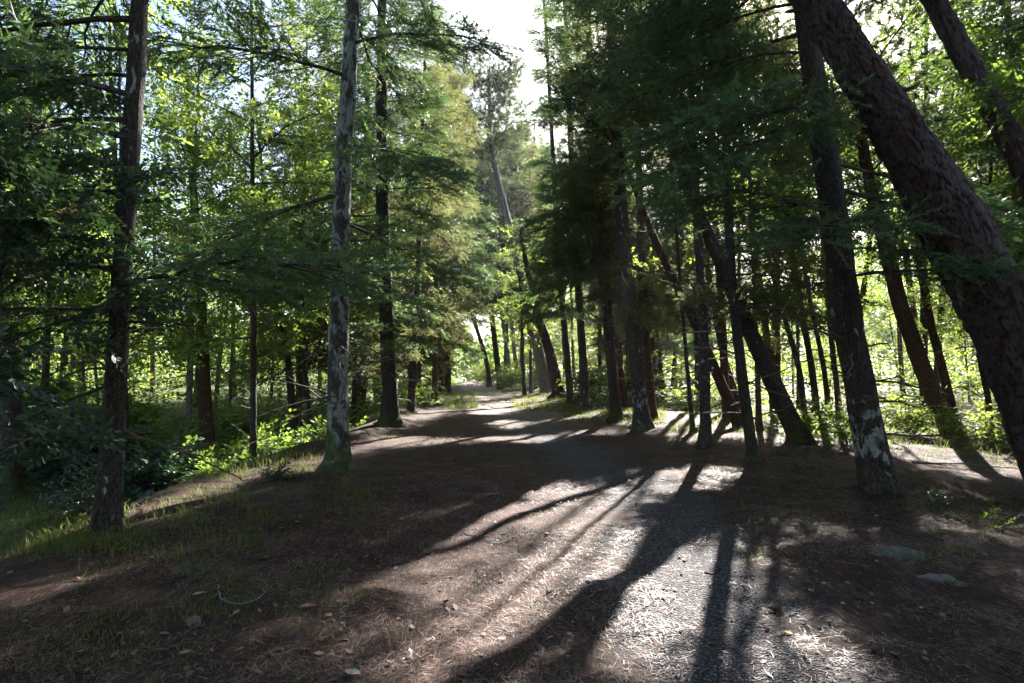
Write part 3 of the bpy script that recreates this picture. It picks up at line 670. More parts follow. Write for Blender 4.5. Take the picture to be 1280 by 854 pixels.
def plate_mat():
    m = newmat("great_pine_bark"); N = NT(m)
    co = N('ShaderNodeAttribute', attribute_name='barkco').outputs['Vector']
    tn = N('ShaderNodeAttribute', attribute_name='tone').outputs['Fac']; cr = N('ShaderNodeAttribute', attribute_name='crack').outputs['Fac']
    st = N('ShaderNodeVectorMath', {0: co, 1: (1, 1, 0.5)}, operation='MULTIPLY').outputs[0]
    n1 = N('ShaderNodeTexNoise', {'Vector': st, 'Scale': 30.0, 'Detail': 7.0, 'Roughness': 0.7}).outputs[0]
    n2 = N('ShaderNodeTexNoise', {'Vector': co, 'Scale': 3.0, 'Detail': 3.0}).outputs[0]
    vv = N('ShaderNodeTexVoronoi', {'Vector': N('ShaderNodeVectorMath', {0: st, 1: (0, 0, 0)}, operation='ADD').outputs[0], 'Scale': 48.0}, feature='DISTANCE_TO_EDGE').outputs[0]
    c = N.mix(tn, (0.050, 0.033, 0.034), (0.150, 0.108, 0.112))
    c = N.mix(N.thr(n1, 0.35, 0.7), c, (0.095, 0.080, 0.086))
    c = N.mix(N.thr(n2, 0.5, 0.68), c, (0.085, 0.038, 0.032))
    c = N.mix(cr, (0.014, 0.009, 0.009), c)
    h = N.math('ADD', n1, N.math('MULTIPLY', N.thr(vv, 0, 0.15), 0.35))
    b = N('ShaderNodeBump', {'Strength': 0.9, 'Distance': 0.015, 'Height': h})
    bs = N('ShaderNodeBsdfPrincipled', {'Base Color': c, 'Roughness': 0.75, 'Normal': b.outputs[0]})
    bs.inputs['Specular IOR Level'].default_value = 0.3
    o = N('ShaderNodeOutputMaterial'); N.l.new(bs.outputs[0], o.inputs[0]); return m
M_GREAT = plate_mat()
def great_pine(label, dist, axis, widths, seed, sides, rows, top_pts, crown_n, Lm):
    pts = [at_depth(px, py, dist + dd) for px, py, dd in axis]
    B = pts[0].copy(); B[2] = float(height(B[0], B[1])); pts[0] = B
    full = np.array(pts + [pts[-1] + np.asarray(q) for q in top_pts]); ax = smooth_poly(full, rows)
    s = np.concatenate([[0], np.cumsum(np.linalg.norm(np.diff(ax, axis=0), axis=1))]); sf = np.concatenate([[0], np.cumsum(np.linalg.norm(np.diff(full, axis=0), axis=1))])
    rad = np.interp(s, sf, list(widths) + list(np.linspace(widths[-1] * 0.75, 0.06, len(top_pts)))) * (1 + 0.25 * np.exp(-s / 0.4))
    low = ax[0] - [0, 0, 0.3]
    root = empty("maritime_pine", B, label=label, category="tree", group="great leaning pines")
    me = plated_trunk(np.vstack([low, ax]) - B, np.concatenate([[rad[0] * 1.05], rad]), sides, seed, M_GREAT)
    obj("trunk", me, root)
    rng = np.random.default_rng(seed)
    for k in range(9):
        i = int(rng.uniform(0.2, 0.6) * rows); az = rng.uniform(0, 6.28); dv = nrm(np.array([math.cos(az), math.sin(az), rng.uniform(-.2, .5)])); L = rng.uniform(0.12, 0.5)
        t = np.linspace(0, 1, 6)[:, None]; P = ax[i] + dv * (rad[i] * 0.8 + L * t) + rng.normal(size=(6, 3)) * 0.012 * t; a = Acc(); a.add(*tube(P, np.array([.055, .04, .027, .023, .02, .012]), 8, rough=0.2, seed=k))
        obj("branch_stub", a.mesh("branch_stub", M_PINE, B), root)
    for k in range(crown_n):
        q = rng.uniform(0.62, 0.99); i = int(q * (rows - 1)); az = rng.uniform(0, 6.28); el = rng.uniform(-0.15, 0.6)
        me, sp = bough('pine', int(rng.integers(9))); sc = Lm * rng.uniform(0.6, 1.1) / 2; ca, sa, ce, se = math.cos(az), math.sin(az), math.cos(el), math.sin(el)
        X = sp[:, 0] * ce - sp[:, 2] * se; Z = sp[:, 0] * se + sp[:, 2] * ce; Y = sp[:, 1]
        if bough_ok(ax[i] + np.stack([X * ca - Y * sa, X * sa + Y * ca, Z], -1) * sc):
            o = obj("bough", me, root); o.location = tuple(ax[i] - B); o.rotation_euler = (0, -el, az); o.scale = (sc,) * 3
    return root
great_pine("great leaning pine with plated purple-brown bark crossing the right of the photo", 7.2,
           [(1352, 640, 0), (1312, 540, 0), (1262, 420, -0.05), (1190, 280, -0.1), (1144, 200, -0.15), (1081, 100, -0.2), (1018, 0, -0.3), (930, -130, -0.4)],
           [0.38, 0.365, 0.345, 0.335, 0.285, 0.23, 0.205, 0.18], 71, 180, 520, [(-1.1, 0.2, 1.6), (-2.0, 0.4, 3.6), (-2.4, 0.5, 5.5)], 30, 2.7)
great_pine("second leaning pine trunk at the upper right corner, smaller than the great plated pine", 10.5,
           [(1440, 590, 0), (1395, 450, 0), (1340, 330, 0), (1276, 200, 0), (1222, 100, 0), (1167, 0, 0), (1120, -90, 0)],
           [0.27, 0.25, 0.215, 0.19, 0.175, 0.155, 0.13], 72, 80, 220, [(-0.9, 0.2, 1.8), (-1.5, 0.4, 4.0)], 26, 2.7)

# ------------------------------------------------------------------ wood in the background
PROTO = {}
def bgproto(key, kind, bark, top, z0, r0, seed, **kw):
    PROTO[key] = (kind, bark, top, z0, r0, seed, kw)
rngb = np.random.default_rng(404)
occupied = [t[1][:2] for t in TREES]
BGG = set()
def place_bg(n, xr, yr, kinds, label, group, seed, sc=(0.85, 1.2), mind=1.6, uniq_zone=True, avoid=None):
    BGG.add(group); r = np.random.default_rng(seed); done = 0; tries = 0; first = {}
    while done < n and tries < 4000:
        tries += 1
        y = r.uniform(*yr); x = r.uniform(*xr) if not callable(xr) else xr(y, r)
        if abs(x - path_x(y)) < 3.6 + 0.02 * y: continue
        if any((x - a) ** 2 + (y - b) ** 2 < mind ** 2 for a, b in occupied): continue
        if avoid and avoid(x, y): continue
        occupied.append((x, y)); k = kinds[r.integers(len(kinds))]
        z = float(height(x, y)); s = r.uniform(*sc)
        key = (k, y > 32)
        G = np.array([[x, y, 8.0]]) ; g = sunfoot(G + [0, 0, 6.0])[0]
        inzone = g[1] < 24 and -9 < g[0] < 13
        kind, bark, top, z0, r0, sd, kw = BG[k]
        if (inzone and uniq_zone) or key not in first:
            top_ = top * s; ln = r.normal(size=2) * 0.05
            pts = [np.array([x, y, z]), np.array([x + ln[0] * 4, y + ln[1] * 4, z + 4]), np.array([x + ln[0] * 9, y + ln[1] * 9, z + 8.0])]
            t = make_tree(k.split('/')[0], label, group, pts, r0 * s, top_, kind, bark, z0 * r.uniform(0.8, 1.2), sd * 1000 + int(r.integers(999)), near=False, uniq=bool(inzone), sides=7, dead=3, **kw)
            if not inzone: first[key] = (t, s)
        else:
            t, s0 = first[key]; copy_tree(t, (x, y, z), r.uniform(0, 6.28), s / s0 * r.uniform(0.9, 1.1))
        done += 1
BG = {
 'fir_tree/a': ('fir', M_DARK, 17, 3.0, 0.13, 5, dict(scale=1.5, dens=1.1, Lmul=1.1)),
 'cypress_tree/a': ('olive', M_BROWN, 16, 2.5, 0.11, 6, dict(scale=1.5, dens=1.1, Lmul=1.15)),
 'oak_tree/a': ('leaf', M_BROWN, 13, 3.2, 0.13, 7, dict(scale=1.4, dens=0.6, Lmul=1.15)),
 'birch_tree/a': ('leafy', M_DARK, 12, 2.6, 0.085, 8, dict(scale=1.3, dens=0.6)),
 'birch_tree/b': ('leafy', M_GREY, 9, 1.2, 0.06, 9, dict(scale=1.3, dens=0.8)),
 'maritime_pine/a': ('pine', M_RED, 15, 8, 0.17, 10, dict(scale=1.7, dens=0.8)),
}
LW = lambda y, r: -5.5 - r.uniform(0, 1) ** 0.8 * (y * 0.85 + 1)
RW = lambda y, r: 7.0 + r.uniform(0, 1) ** 0.8 * (y * 0.9)
place_bg(12, lambda y, r: r.uniform(5.2, 9.5), (13, 40), ['fir_tree/a', 'cypress_tree/a'], "dark slender conifer standing in the second row behind the right verge", "second row of conifers on the right", 6, sc=(1.0, 1.25), mind=1.8)
place_bg(6, lambda y, r: r.uniform(-8.5, -5.2), (17, 42), ['fir_tree/a', 'cypress_tree/a'], "dark slender conifer standing in the second row behind the left bank", "second row of conifers on the left", 7, sc=(1.0, 1.25), mind=1.8)
place_bg(28, LW, (12, 34), ['oak_tree/a', 'birch_tree/a', 'birch_tree/b', 'birch_tree/a'], "slim tree among many in the shaded wood beyond the hollow on the left", "trees of the left wood", 1)
place_bg(32, LW, (34, 75), ['oak_tree/a', 'birch_tree/a', 'birch_tree/a', 'cypress_tree/a'], "small far-off tree in the bright depth of the left wood", "far trees of the left wood", 2, sc=(1.0, 1.4))
place_bg(26, RW, (16, 34), ['oak_tree/a', 'birch_tree/a', 'birch_tree/b', 'maritime_pine/a', 'birch_tree/b'], "slim tree among many in the sunlit wood beyond the right-hand trunks", "trees of the right wood", 3, sc=(0.8, 1.05))
place_bg(40, RW, (34, 80), ['birch_tree/a', 'birch_tree/b', 'oak_tree/a', 'cypress_tree/a'], "small far-off tree in the bright depth of the right wood", "far trees of the right wood", 4, sc=(0.8, 1.3))
place_bg(4, lambda y, r: r.uniform(9.0, 16), (10, 17), ['fir_tree/a'], "dark fir at the upper right beyond the great leaning pine", "conifers at the upper right", 12, sc=(0.9, 1.2), mind=1.5)
place_bg(6, lambda y, r: r.uniform(9.5, 18), (11, 22), ['oak_tree/a', 'birch_tree/a'], "leafy tree with backlit crown filling the upper right behind the leaning pines", "leafy trees at the upper right", 8, sc=(1.2, 1.5), mind=1.8)
place_bg(16, lambda y, r: path_x(y) + (4.0 + r.uniform(0, 5)) * (1 if r.random() < 0.5 else -1), (42, 85), ['birch_tree/a', 'oak_tree/a', 'cypress_tree/a'], "hazy bright tree close beside the far bend of the track", "trees at the far bend", 5, sc=(0.9, 1.3), mind=2.4)

LAND = [(-400, None), (0, "the left photo edge"), (137, "the nearest left trunk"), (317, "the thin yellow-green tree"), (420, "the lichened trunk"), (487, "the mossy trunk"), (555, "the black twin trunks"), (684, "the grey leaning pine"), (803, "the white-streaked trunk"), (881, "the third slim trunk"), (1000, "the stout leaning trunk"), (1097, "the thick lichened trunk"), (1192, "the stout brown pine"), (1280, "the right photo edge")]
KINDW = {'fir_tree': 'dark fir', 'cypress_tree': 'feathery cypress', 'oak_tree': 'bushy green oak', 'birch_tree': 'yellow-green birch', 'maritime_pine': 'red-stemmed pine'}
ORD = ["nearest", "second nearest", "third nearest", "fourth nearest", "fifth nearest", "sixth nearest", "seventh nearest", "eighth nearest", "ninth nearest", "tenth nearest", "eleventh nearest", "twelfth nearest", "thirteenth nearest", "fourteenth nearest"]
bins = {}
for o in [q for q in COL.objects if q.type == 'EMPTY' and q.get('group') in BGG]:
    px = float(project(np.array([[o.location.x, o.location.y, o.location.z]]))[0][0])
    i = max(k for k, (a, _) in enumerate(LAND) if a <= max(px, -399)) if px >= -399 else 0
    if o['group'] == "conifers at the upper right":
        firs = globals().setdefault('firs', []); firs.append(o)
        o['label'] = "%s dark fir at the upper right beyond the great leaning pine" % ("first", "second", "third", "fourth")[len(firs) - 1]
        continue
    if px >= 1280 and o['group'] == "leafy trees at the upper right":
        rights = globals().setdefault('rights', []); rights.append(o)
        o['label'] = "leafy tree of the upper right, %s behind the two leaning pines, foot outside the photo" % ("first", "second", "third", "fourth", "fifth", "sixth", "seventh")[len(rights) - 1]
        continue
    if px < 0 or px >= 1280: continue
    bins.setdefault((i, o.name.split('.')[0]), []).append((o.location.y, o))
for (i, kd), lst in bins.items():
    lst.sort(key=lambda q: q[0])
    for n_, (_, o) in enumerate(lst):
        o['label'] = "%s %s seen between %s and %s" % (ORD[min(n_, 13)], KINDW[kd], LAND[i][1], LAND[i + 1][1])
for k, (px, d, top, kd, bk) in enumerate(((592, 52, 21, 'pine', M_GREY), (607, 60, 23, 'olive', M_GREY), (632, 56, 22, 'pine', M_RED), (652, 50, 21, 'olive', M_GREY), (575, 47, 19, 'olive', M_BROWN), (668, 62, 24, 'pine', M_GREY))):
    q = at_depth(px, 470, d); x = q[0]; z = float(height(x, d)) ; x = x + (3.2 if abs(x - path_x(d)) < 2.6 else 0)
    p0 = np.array([x, d, float(height(x, d))]); tp = at_depth(px, 150, d)
    make_tree("pine_tree" if kd == 'pine' else "cypress_tree", ("pale", "slim", "reddish", "grey", "brown", "tallest")[k] + " far tree rising hazily behind the far bend into the sky gap", "far trees in the sky gap", [p0, (p0 + tp) / 2 + [0.3, 0, 0], tp], 0.22, top, kd, bk, 7, 900 + k, near=False, uniq=False, scale=2.3, dens=1.5, Lmul=1.15, sides=7)
# the wood goes on unseen behind the viewer; conifers added to deepen the shade
for k, (x, y) in enumerate(((-5.5, -3), (4.8, -2.5), (-3.6, -8), (3.8, -7), (-8, -7.5), (8.5, -5), (0.5, -13), (-5.5, -13), (6, -12), (-11, -2), (12, -1), (-2.2, -4.5), (2.4, -4.2), (-0.3, -7.5), (7, -8.5), (-7.5, -11))):
    src = [t[0] for t in TREES if t[0].get('group') == G_L][(3, 4, 6)[k % 3]]
    copy_tree(src, (x, y, float(height(x, y))), k * 1.7, 1.0, "unseen conifer added behind the viewpoint to deepen the shade", "unseen conifers added behind the viewpoint")
# distant woodland closing the view
def undergrowth():
    r = np.random.default_rng(19); n = 15000
    y = 24 + 66 * r.random(n) ** 1.1; sd = np.where(r.random(n) < 0.5, -1, 1); x = path_x(y) + sd * (3.2 + r.random(n) * (4 + y * 0.85))
    k = vnoise(x * 0.25, y * 0.25, 71) + 0.6 * vnoise(x * 0.8, y * 0.8, 72) > -0.12; x = x[k]; y = y[k]; n = len(x)
    top = (0.5 + 0.028 * y) * (0.7 + 1.2 * (vnoise(x * 0.5, y * 0.5, 73) + 0.5)); top = top * np.clip((np.abs(x - path_x(y)) - 3) / 3, 0.25, 1)
    P = np.stack([x, y, height(x, y) + 0.05 + r.random(n) * top], -1)
    return obj("undergrowth", sprays_mesh("undergrowth", P, r.normal(size=(n, 3)) * [1, 1, .5] + [0, 0, .2], 1.9, [tmpl_leaf(k, 4, 0.3, 0.12, 0.075) for k in (11, 12)], M_LEAFY, r, (0, 0, 0), np.clip(vnoise(x, y, 5) + .5 + r.normal(size=n) * .15, 0, .87)),
               kind="stuff", label="sunlit bramble and bracken mass filling the floor of the far wood", category="undergrowth")
undergrowth()
def woodland():
    r = np.random.default_rng(9); P = []; n = 26000
    ang = r.uniform(-1.15, 1.15, n); rad = r.uniform(88, 125, n)
    x = np.sin(ang) * rad; y = np.cos(ang) * rad
    topz = 9 + 9 * (fbm(ang * 22, 0 * ang + 3, 5, 3) + 0.5) - 7 * np.exp(-((ang + 0.07) / 0.05) ** 2)
    z = 1.0 + r.random(n) ** 0.9 * topz
    P = np.stack([x, y, z], -1)
    return obj("distant_woodland", sprays_mesh("distant_woodland", P, r.normal(size=(n, 3)), 4.2, [tmpl_leaf(9, 3, 0.3, 0.17, 0.13)], M_LEAF, r, (0, 0, 0), np.clip(fbm(x * .15, y * .15 + z * .3, 3) + .5, 0, .87)),
               kind="stuff", label="hazy bright far-off wood closing the view between the trunks", category="woodland")
woodland()

# ------------------------------------------------------------------ ground
def spaced(a, b, near, growth, lim):
    v = [0.0]; s = near
    while v[-1] < lim: v.append(v[-1] + s); s *= growth
    return np.array(v)
def ground():
    gy = spaced(0, 0, 0.07, 1.018, 700); gy = np.concatenate([-gy[1::4][::-1][-60:], gy])
    gx = spaced(0, 0, 0.08, 1.025, 600); gx = np.concatenate([-gx[1:][::-1], gx])
    gy = gy[gy > -40]
    X, Y = np.meshgrid(gx, gy); Z = height(X, Y)
    fine = np.exp(-np.hypot(X, Y - 4) / 10)
    Z = Z + 0.05 * np.exp(-np.hypot(X, Y) / 35) * fbm(X * 1.1 + 3, Y * 1.1, 15, 2) + fine * (0.035 * fbm(X * 4, Y * 4, 11, 4) + 0.016 * fbm(X * 17, Y * 17, 13, 2))
    V = np.stack([X, Y, Z], -1).reshape(-1, 3); w = len(gx)
    i = np.arange(len(gy) - 1)[:, None] * w + np.arange(w - 1)[None]
    F = np.stack([i, i + 1, i + w + 1, i + w], -1).reshape(-1, 4)
    pd = np.abs(X - path_x(Y)); xl = -4.35
    green = 0.42 * sst(0.0, 1.6, xl - X) + 0.22 * sst(4.5, 8, X) * sst(6, 14, Y) + 0.15 * np.exp(-((X + 2.3) / 1.2) ** 2) - 0.25 * np.exp(-(pd / 1.6) ** 2) + 0.15 * sst(25, 60, Y)
    return obj("ground", mesh_np("ground", V, F, ground_mat(), {'path_dist': pd.ravel(), 'green': green.ravel()}, True), kind="structure")
ground()

# ------------------------------------------------------------------ litter
def onground(x, y): return height(x, y) + 0.05 * np.exp(-np.hypot(x, y) / 35) * fbm(x * 1.1 + 3, y * 1.1, 15, 2) + np.exp(-np.hypot(x, y - 4) / 10) * (0.035 * fbm(x * 4, y * 4, 11, 4) + 0.016 * fbm(x * 17, y * 17, 13, 2))
M_NEED = leaf_mat("fallen_needles", (0.055, 0.026, 0.019), (0.58, 0.42, 0.34), (0.2, 0.12, 0.08), 0.12, gloss=0.25)
def needles():
    r = np.random.default_rng(21); n = 230000
    y = 2.4 + 11 * r.random(n) ** 1.9; x = (r.random(n) * 2 - 1) * (y * 0.95 + 0.4)
    dens = 0.55 + 1.6 * fbm(x * 1.3, y * 1.3, 51, 3); gv = np.exp(-((x - path_x(y)) / 0.55) ** 2)
    k = r.random(n) < np.clip(dens - 0.75 * gv * (1 + 1.5 * vnoise(x * 2, y * 2, 4)), 0.04, 1); x = x[k]; y = y[k]; n = len(x)
    a = r.uniform(0, 2 * np.pi, n) * 0.65 + 2.2 * fbm(x * 0.8, y * 0.8, 61, 2) * 3; l = r.uniform(0.045, 0.10, n); w = r.uniform(0.0006, 0.0012, n) * (1 + 0.10 * y)
    z = onground(x, y) + r.random(n) ** 2 * 0.02 + 0.003
    d = np.stack([np.cos(a), np.sin(a), r.normal(size=n) * 0.10], -1); q = np.stack([-np.sin(a), np.cos(a), r.normal(size=n) * 0.12], -1)
    P = np.stack([x, y, z], -1); m = P + d * (l * 0.5)[:, None] + np.array([0, 0, 1]) * (0.03 * l)[:, None] + q * (l * r.normal(size=n) * 0.02)[:, None]
    V = np.stack([P - q * w[:, None], P + q * w[:, None], m + q * w[:, None], m - q * w[:, None], P + d * l[:, None]], 1).reshape(-1, 3)
    b = (np.arange(n) * 5)[:, None]
    F4 = b + np.array([[0, 1, 2, 3]]); F3 = b + np.array([[3, 2, 4]])
    obj("needle_litter", mesh_np("needle_litter", V, [F4, F3], M_NEED, {'tone': np.repeat(r.random(n) ** 2.0 * 0.87, 5)}), kind="stuff",
        label="rust-brown fallen pine needles matted over the ground in front", category="needle litter")
needles()
M_GRAV = plain_mat("gravel_stone", (0.10, 0.10, 0.11), (0.36, 0.36, 0.36), 6, 0.8)
def blob(r, sx, sy, sz, sub=1):
    import bmesh
    bm = bmesh.new(); bmesh.ops.create_icosphere(bm, subdivisions=sub, radius=1.0)
    V = np.array([v.co[:] for v in bm.verts]); F = np.array([[v.index for v in f.verts] for f in bm.faces]); bm.free()
    if sub > 1:
        k = 1 + 0.45 * fbm(V[:, 0] * 1.6 + r.uniform(0, 9), V[:, 1] * 1.6 + V[:, 2] * 1.3, 17, 4) ; V = V * k[:, None] * [sx, sy, sz]
    else: V = V * (1 + 0.22 * r.normal(size=(len(V), 1))) * [sx, sy, sz]
    return V, F
def gravel():
    r = np.random.default_rng(31); ts = [blob(r, 1, 0.8, 0.5) for _ in range(4)]; n = 5200
    y = 2.5 + 13 * r.random(n) ** 1.6; x = path_x(y) + r.normal(size=n) * 0.75
    k = (vnoise(x * 1.4, y * 1.4, 4) + 0.35 * vnoise(x * 5, y * 5, 6)) > -0.12 ; x = x[k]; y = y[k]; n = len(x)
    s = np.clip(r.lognormal(-5.0, 0.45, n), 0.003, 0.02); z = onground(x, y) + s * 0.15
    Vs = []; Fs = []; off = 0
    for t in range(4):
        m = np.arange(n) % 4 == t; V, F = ts[t]; a = r.uniform(0, 6.28, m.sum()); ca, sa = np.cos(a), np.sin(a)
        Q = V[None] * s[m][:, None, None]; Q = np.stack([Q[..., 0] * ca[:, None] - Q[..., 1] * sa[:, None], Q[..., 0] * sa[:, None] + Q[..., 1] * ca[:, None], Q[..., 2]], -1) + np.stack([x[m], y[m], z[m]], -1)[:, None]
        Vs.append(Q.reshape(-1, 3)); Fs.append((F[None] + (np.arange(m.sum()) * len(V))[:, None, None] + off).reshape(-1, 3)); off += m.sum() * len(V)
    obj("gravel", mesh_np("gravel", np.concatenate(Vs), np.concatenate(Fs), M_GRAV, None, False), kind="stuff", label="grey gravel scattered along the track", category="gravel")
gravel()
def debris():
    r = np.random.default_rng(41); n = 9000; y = 2.5 + 14 * r.random(n) ** 1.7; x = (r.random(n) * 2 - 1) * (y * 0.9 + 0.4)
    k = vnoise(x * 1.1, y * 1.1, 91) > -0.15; x = x[k]; y = y[k]; n = len(x); s = np.clip(r.lognormal(-4.35, 0.5, n), 0.005, 0.03); a = r.uniform(0, 6.28, n); z = onground(x, y) + 0.006
    u = np.stack([np.cos(a), np.sin(a), r.normal(size=n) * .35], -1) * s[:, None]; v = np.stack([-np.sin(a), np.cos(a), r.normal(size=n) * .35], -1) * (s * r.uniform(.15, .7, n))[:, None]; P = np.stack([x, y, z], -1)
    V = np.stack([P - u, P + v + [0, 0, .003], P + u, P - v], 1).reshape(-1, 3); b = (np.arange(n) * 4)[:, None]
    obj("leaf_litter", mesh_np("leaf_litter", V, b + np.array([[0, 1, 2, 3]]), leaf_mat("litter_flakes", (0.03, 0.02, 0.016), (0.30, 0.20, 0.14), (0.1, 0.06, 0.04), 0.1), {'tone': np.repeat(r.random(n) ** 1.5, 4)}), kind="stuff", label="crumbled bark flakes and leaf bits strewn over the needles", category="litter")
debris()
# stones one can pick out
M_STONE = plain_mat("pale_stone", (0.28, 0.28, 0.27), (0.5, 0.5, 0.48), 14, 0.75)
M_ROCK = plain_mat("mossy_rock", (0.075, 0.073, 0.072), (0.19, 0.185, 0.18), 22, 0.88, 0.03, moss=0.1)
r = np.random.default_rng(77)
stone_me = [mesh_np("stone", *blob(np.random.default_rng(k), 1, .75, .45, 2), M_STONE, None, True) for k in range(4)]
def thing_at(name, me, px, py, size, rot, label, cat, group=None, lift=0.0, tilt=(0, 0)):
    g = ground_at(px, py); o = obj(name, me); o.location = (g[0], g[1], float(onground(g[0], g[1])) + lift); o.rotation_euler = (tilt[0], tilt[1], rot); o.scale = (size,) * 3 if np.isscalar(size) else size
    o['label'] = label; o['category'] = cat
    if group: o['group'] = group
    return o
thing_at("stone", stone_me[0], 914, 729, 0.045, 0.4, "largest pale flat stone lying in a sunny spot on the gravel track", "stone", "pale stones on the track")
thing_at("stone", stone_me[1], 735, 729, 0.03, 1.4, "pale stone at the shaded lower edge of the brightest sun patch", "stone", "pale stones on the track")
thing_at("stone", stone_me[2], 712, 791, 0.022, 2.4, "small pale stone in the shade below the brightest sun patch", "stone", "pale stones on the track")
thing_at("stone", stone_me[3], 565, 745, 0.022, 2.4, "small stone half buried among sunlit needles", "stone", "pale stones on the track")
for k in range(42):
    px = r.normal(1000, 55) if k < 26 else r.uniform(840, 1100); py = r.uniform(735, 845) if k < 26 else r.uniform(640, 800)
    thing_at("stone", stone_me[k % 4], px, py, r.uniform(0.012, 0.022), r.uniform(0, 6), "small light grey stone among the gravel of the track at lower right", "stone", "small stones in the gravel")
rock1 = mesh_np("rock", *blob(np.random.default_rng(5), 0.24, 0.13, 0.09, 4), M_ROCK, None, True)
thing_at("rock", rock1, 1118, 694, 1.0, -0.3, "low grey rock topped with green moss in the needles at right", "rock", "mossy rocks", -0.03)
rock2 = mesh_np("rock", *blob(np.random.default_rng(6), 0.17, 0.09, 0.07, 4), M_ROCK, None, True)
thing_at("rock", rock2, 1178, 727, 1.0, -0.5, "flat blue-grey bare rock just in front of the mossy rock at right", "rock", "mossy rocks", -0.03)
thing_at("rock", rock2, 1000, 638, 0.6, 0.5, "small rock with a moss patch above the sunlit needles at right", "rock", "mossy rocks", -0.03)
# pine cones: spiral of scales on a core
M_CONE = plain_mat("cone_scale", (0.06, 0.045, 0.036), (0.22, 0.17, 0.14), 30, 0.8)
def cone(px, py, rot, label, size=1.0):
    g = ground_at(px, py); root = empty("pine_cone", (g[0], g[1], float(onground(g[0], g[1])) + 0.026 * size), label=label, category="pine cone", group="pine cones on the ground")
    root.rotation_euler = (0.1, 0.05, rot); root.scale = (size,) * 3
    V, F, Bc = tube(np.array([[t, 0, 0] for t in np.linspace(-0.05, 0.055, 7)]), [0.004, 0.017, 0.02, 0.019, 0.015, 0.009, 0.002], 8); obj("core", mesh_np("core", V, F, M_CONE, {'barkco': Bc}, True), root)
    sv = np.array([[0, -.006, 0], [0, .006, 0], [.006, .010, .016], [.009, 0, .021], [.006, -.010, .016], [.002, 0, .018]], float); sf = np.array([[0, 1, 5], [1, 2, 5], [2, 3, 5], [3, 4, 5], [4, 0, 5]])
    Vs = []; Fs = []
    for k in range(60):
        t = k / 60; a = k * 2.4; rr = np.interp(t, [0, .3, .7, 1], [.012, .018, .014, .002]); s = np.interp(t, [0, .3, 1], [.8, 1.1, .45])
        Q = sv * s; Q = Q + [0, 0, rr * 0.7]; c, sn = math.cos(a), math.sin(a)
        Q = np.stack([Q[:, 0] - 0.05 + 0.1 * t, Q[:, 1] * c - Q[:, 2] * sn, Q[:, 1] * sn + Q[:, 2] * c], -1); Vs.append(Q); Fs.append(sf + k * 6)
    o = obj("scales", mesh_np("scales", np.concatenate(Vs), np.concatenate(Fs), M_CONE), root); o['kind'] = "stuff"
cone(329, 700, 0.6, "dark brown pine cone on the shaded slope left of the track")
cone(243, 784, 1.9, "open grey pine cone on the grassy needles at lower left", 1.15)
cone(968, 762, 2.6, "elongated pine cone half hidden in needles on the gravel at lower right", 0.9)
# fallen leaves
M_FALL = [plain_mat("fallen_leaf_tan", (0.24, 0.14, 0.10), (0.40, 0.26, 0.20), 20, 0.6), plain_mat("fallen_leaf_pale", (0.34, 0.30, 0.28), (0.5, 0.45, 0.42), 20, 0.6), plain_mat("fallen_leaf_yellow", (0.36, 0.25, 0.07), (0.5, 0.36, 0.12), 20, 0.6)]
def leaf_mesh(seed, mat):
    rr = np.random.default_rng(seed); n = 8; t = np.linspace(0, 1, n); w = 0.30 * np.sin(np.pi * t ** 0.85) * (1 + 0.22 * np.sin(t * 19)) + 0.005
    curl = rr.uniform(0.08, 0.3); V = []
    for k in range(n): V += [(t[k] - .5, -w[k], curl * w[k] * 1.6 + 0.12 * (t[k] - .5) ** 2), (t[k] - .5, 0, 0.12 * (t[k] - .5) ** 2), (t[k] - .5, w[k], curl * w[k] * 1.2 + 0.12 * (t[k] - .5) ** 2)]
    F = [];
    for k in range(n - 1):
        for j in (0, 1): F.append((3 * k + j, 3 * k + 3 + j, 3 * k + 4 + j, 3 * k + 1 + j))
    return mesh_np("fallen_leaf", np.array(V), np.array(F), mat, None, True)
leafs = [leaf_mesh(k, M_FALL[(0, 0, 1, 1, 0, 2)[k]]) for k in range(6)]
for k in range(110):
    if k < 70: px = r.uniform(5, 520); py = 600 + 245 * r.random() ** 0.7
    else: px = r.uniform(450, 1270); py = r.uniform(590, 845)
    if py < 700 and px < 130: continue
    side = "left slope" if px < 520 else "track and right-hand floor"
    thing_at("fallen_leaf", leafs[(k * 5) % 5], px, py, r.uniform(0.035, 0.065), r.uniform(0, 6.28), "small dry curled leaf among many scattered on the " + side, "fallen leaf", "dry leaves on the " + side, 0.012, (r.normal() * .25, r.normal() * .25))
thing_at("fallen_leaf", leafs[0], 385, 763, 0.11, 0.3, "large tan oak leaf lying at the lower left of the sun patch", "fallen leaf", "single leaves on the ground", 0.015)
thing_at("fallen_leaf", leafs[3], 248, 745, 0.08, 0.9, "pale leaf on the dark slope at lower left", "fallen leaf", "single leaves on the ground", 0.015)
thing_at("fallen_leaf", leafs[5], 985, 795, 0.06, 2.2, "yellow leaf lying on the gravel at lower right", "fallen leaf", "single leaves on the ground", 0.012)
thing_at("fallen_leaf", leafs[2], 441, 845, 0.10, -0.4, "greyish curled leaf at the bottom edge left of the bright needles", "fallen leaf", "single leaves on the ground", 0.015)
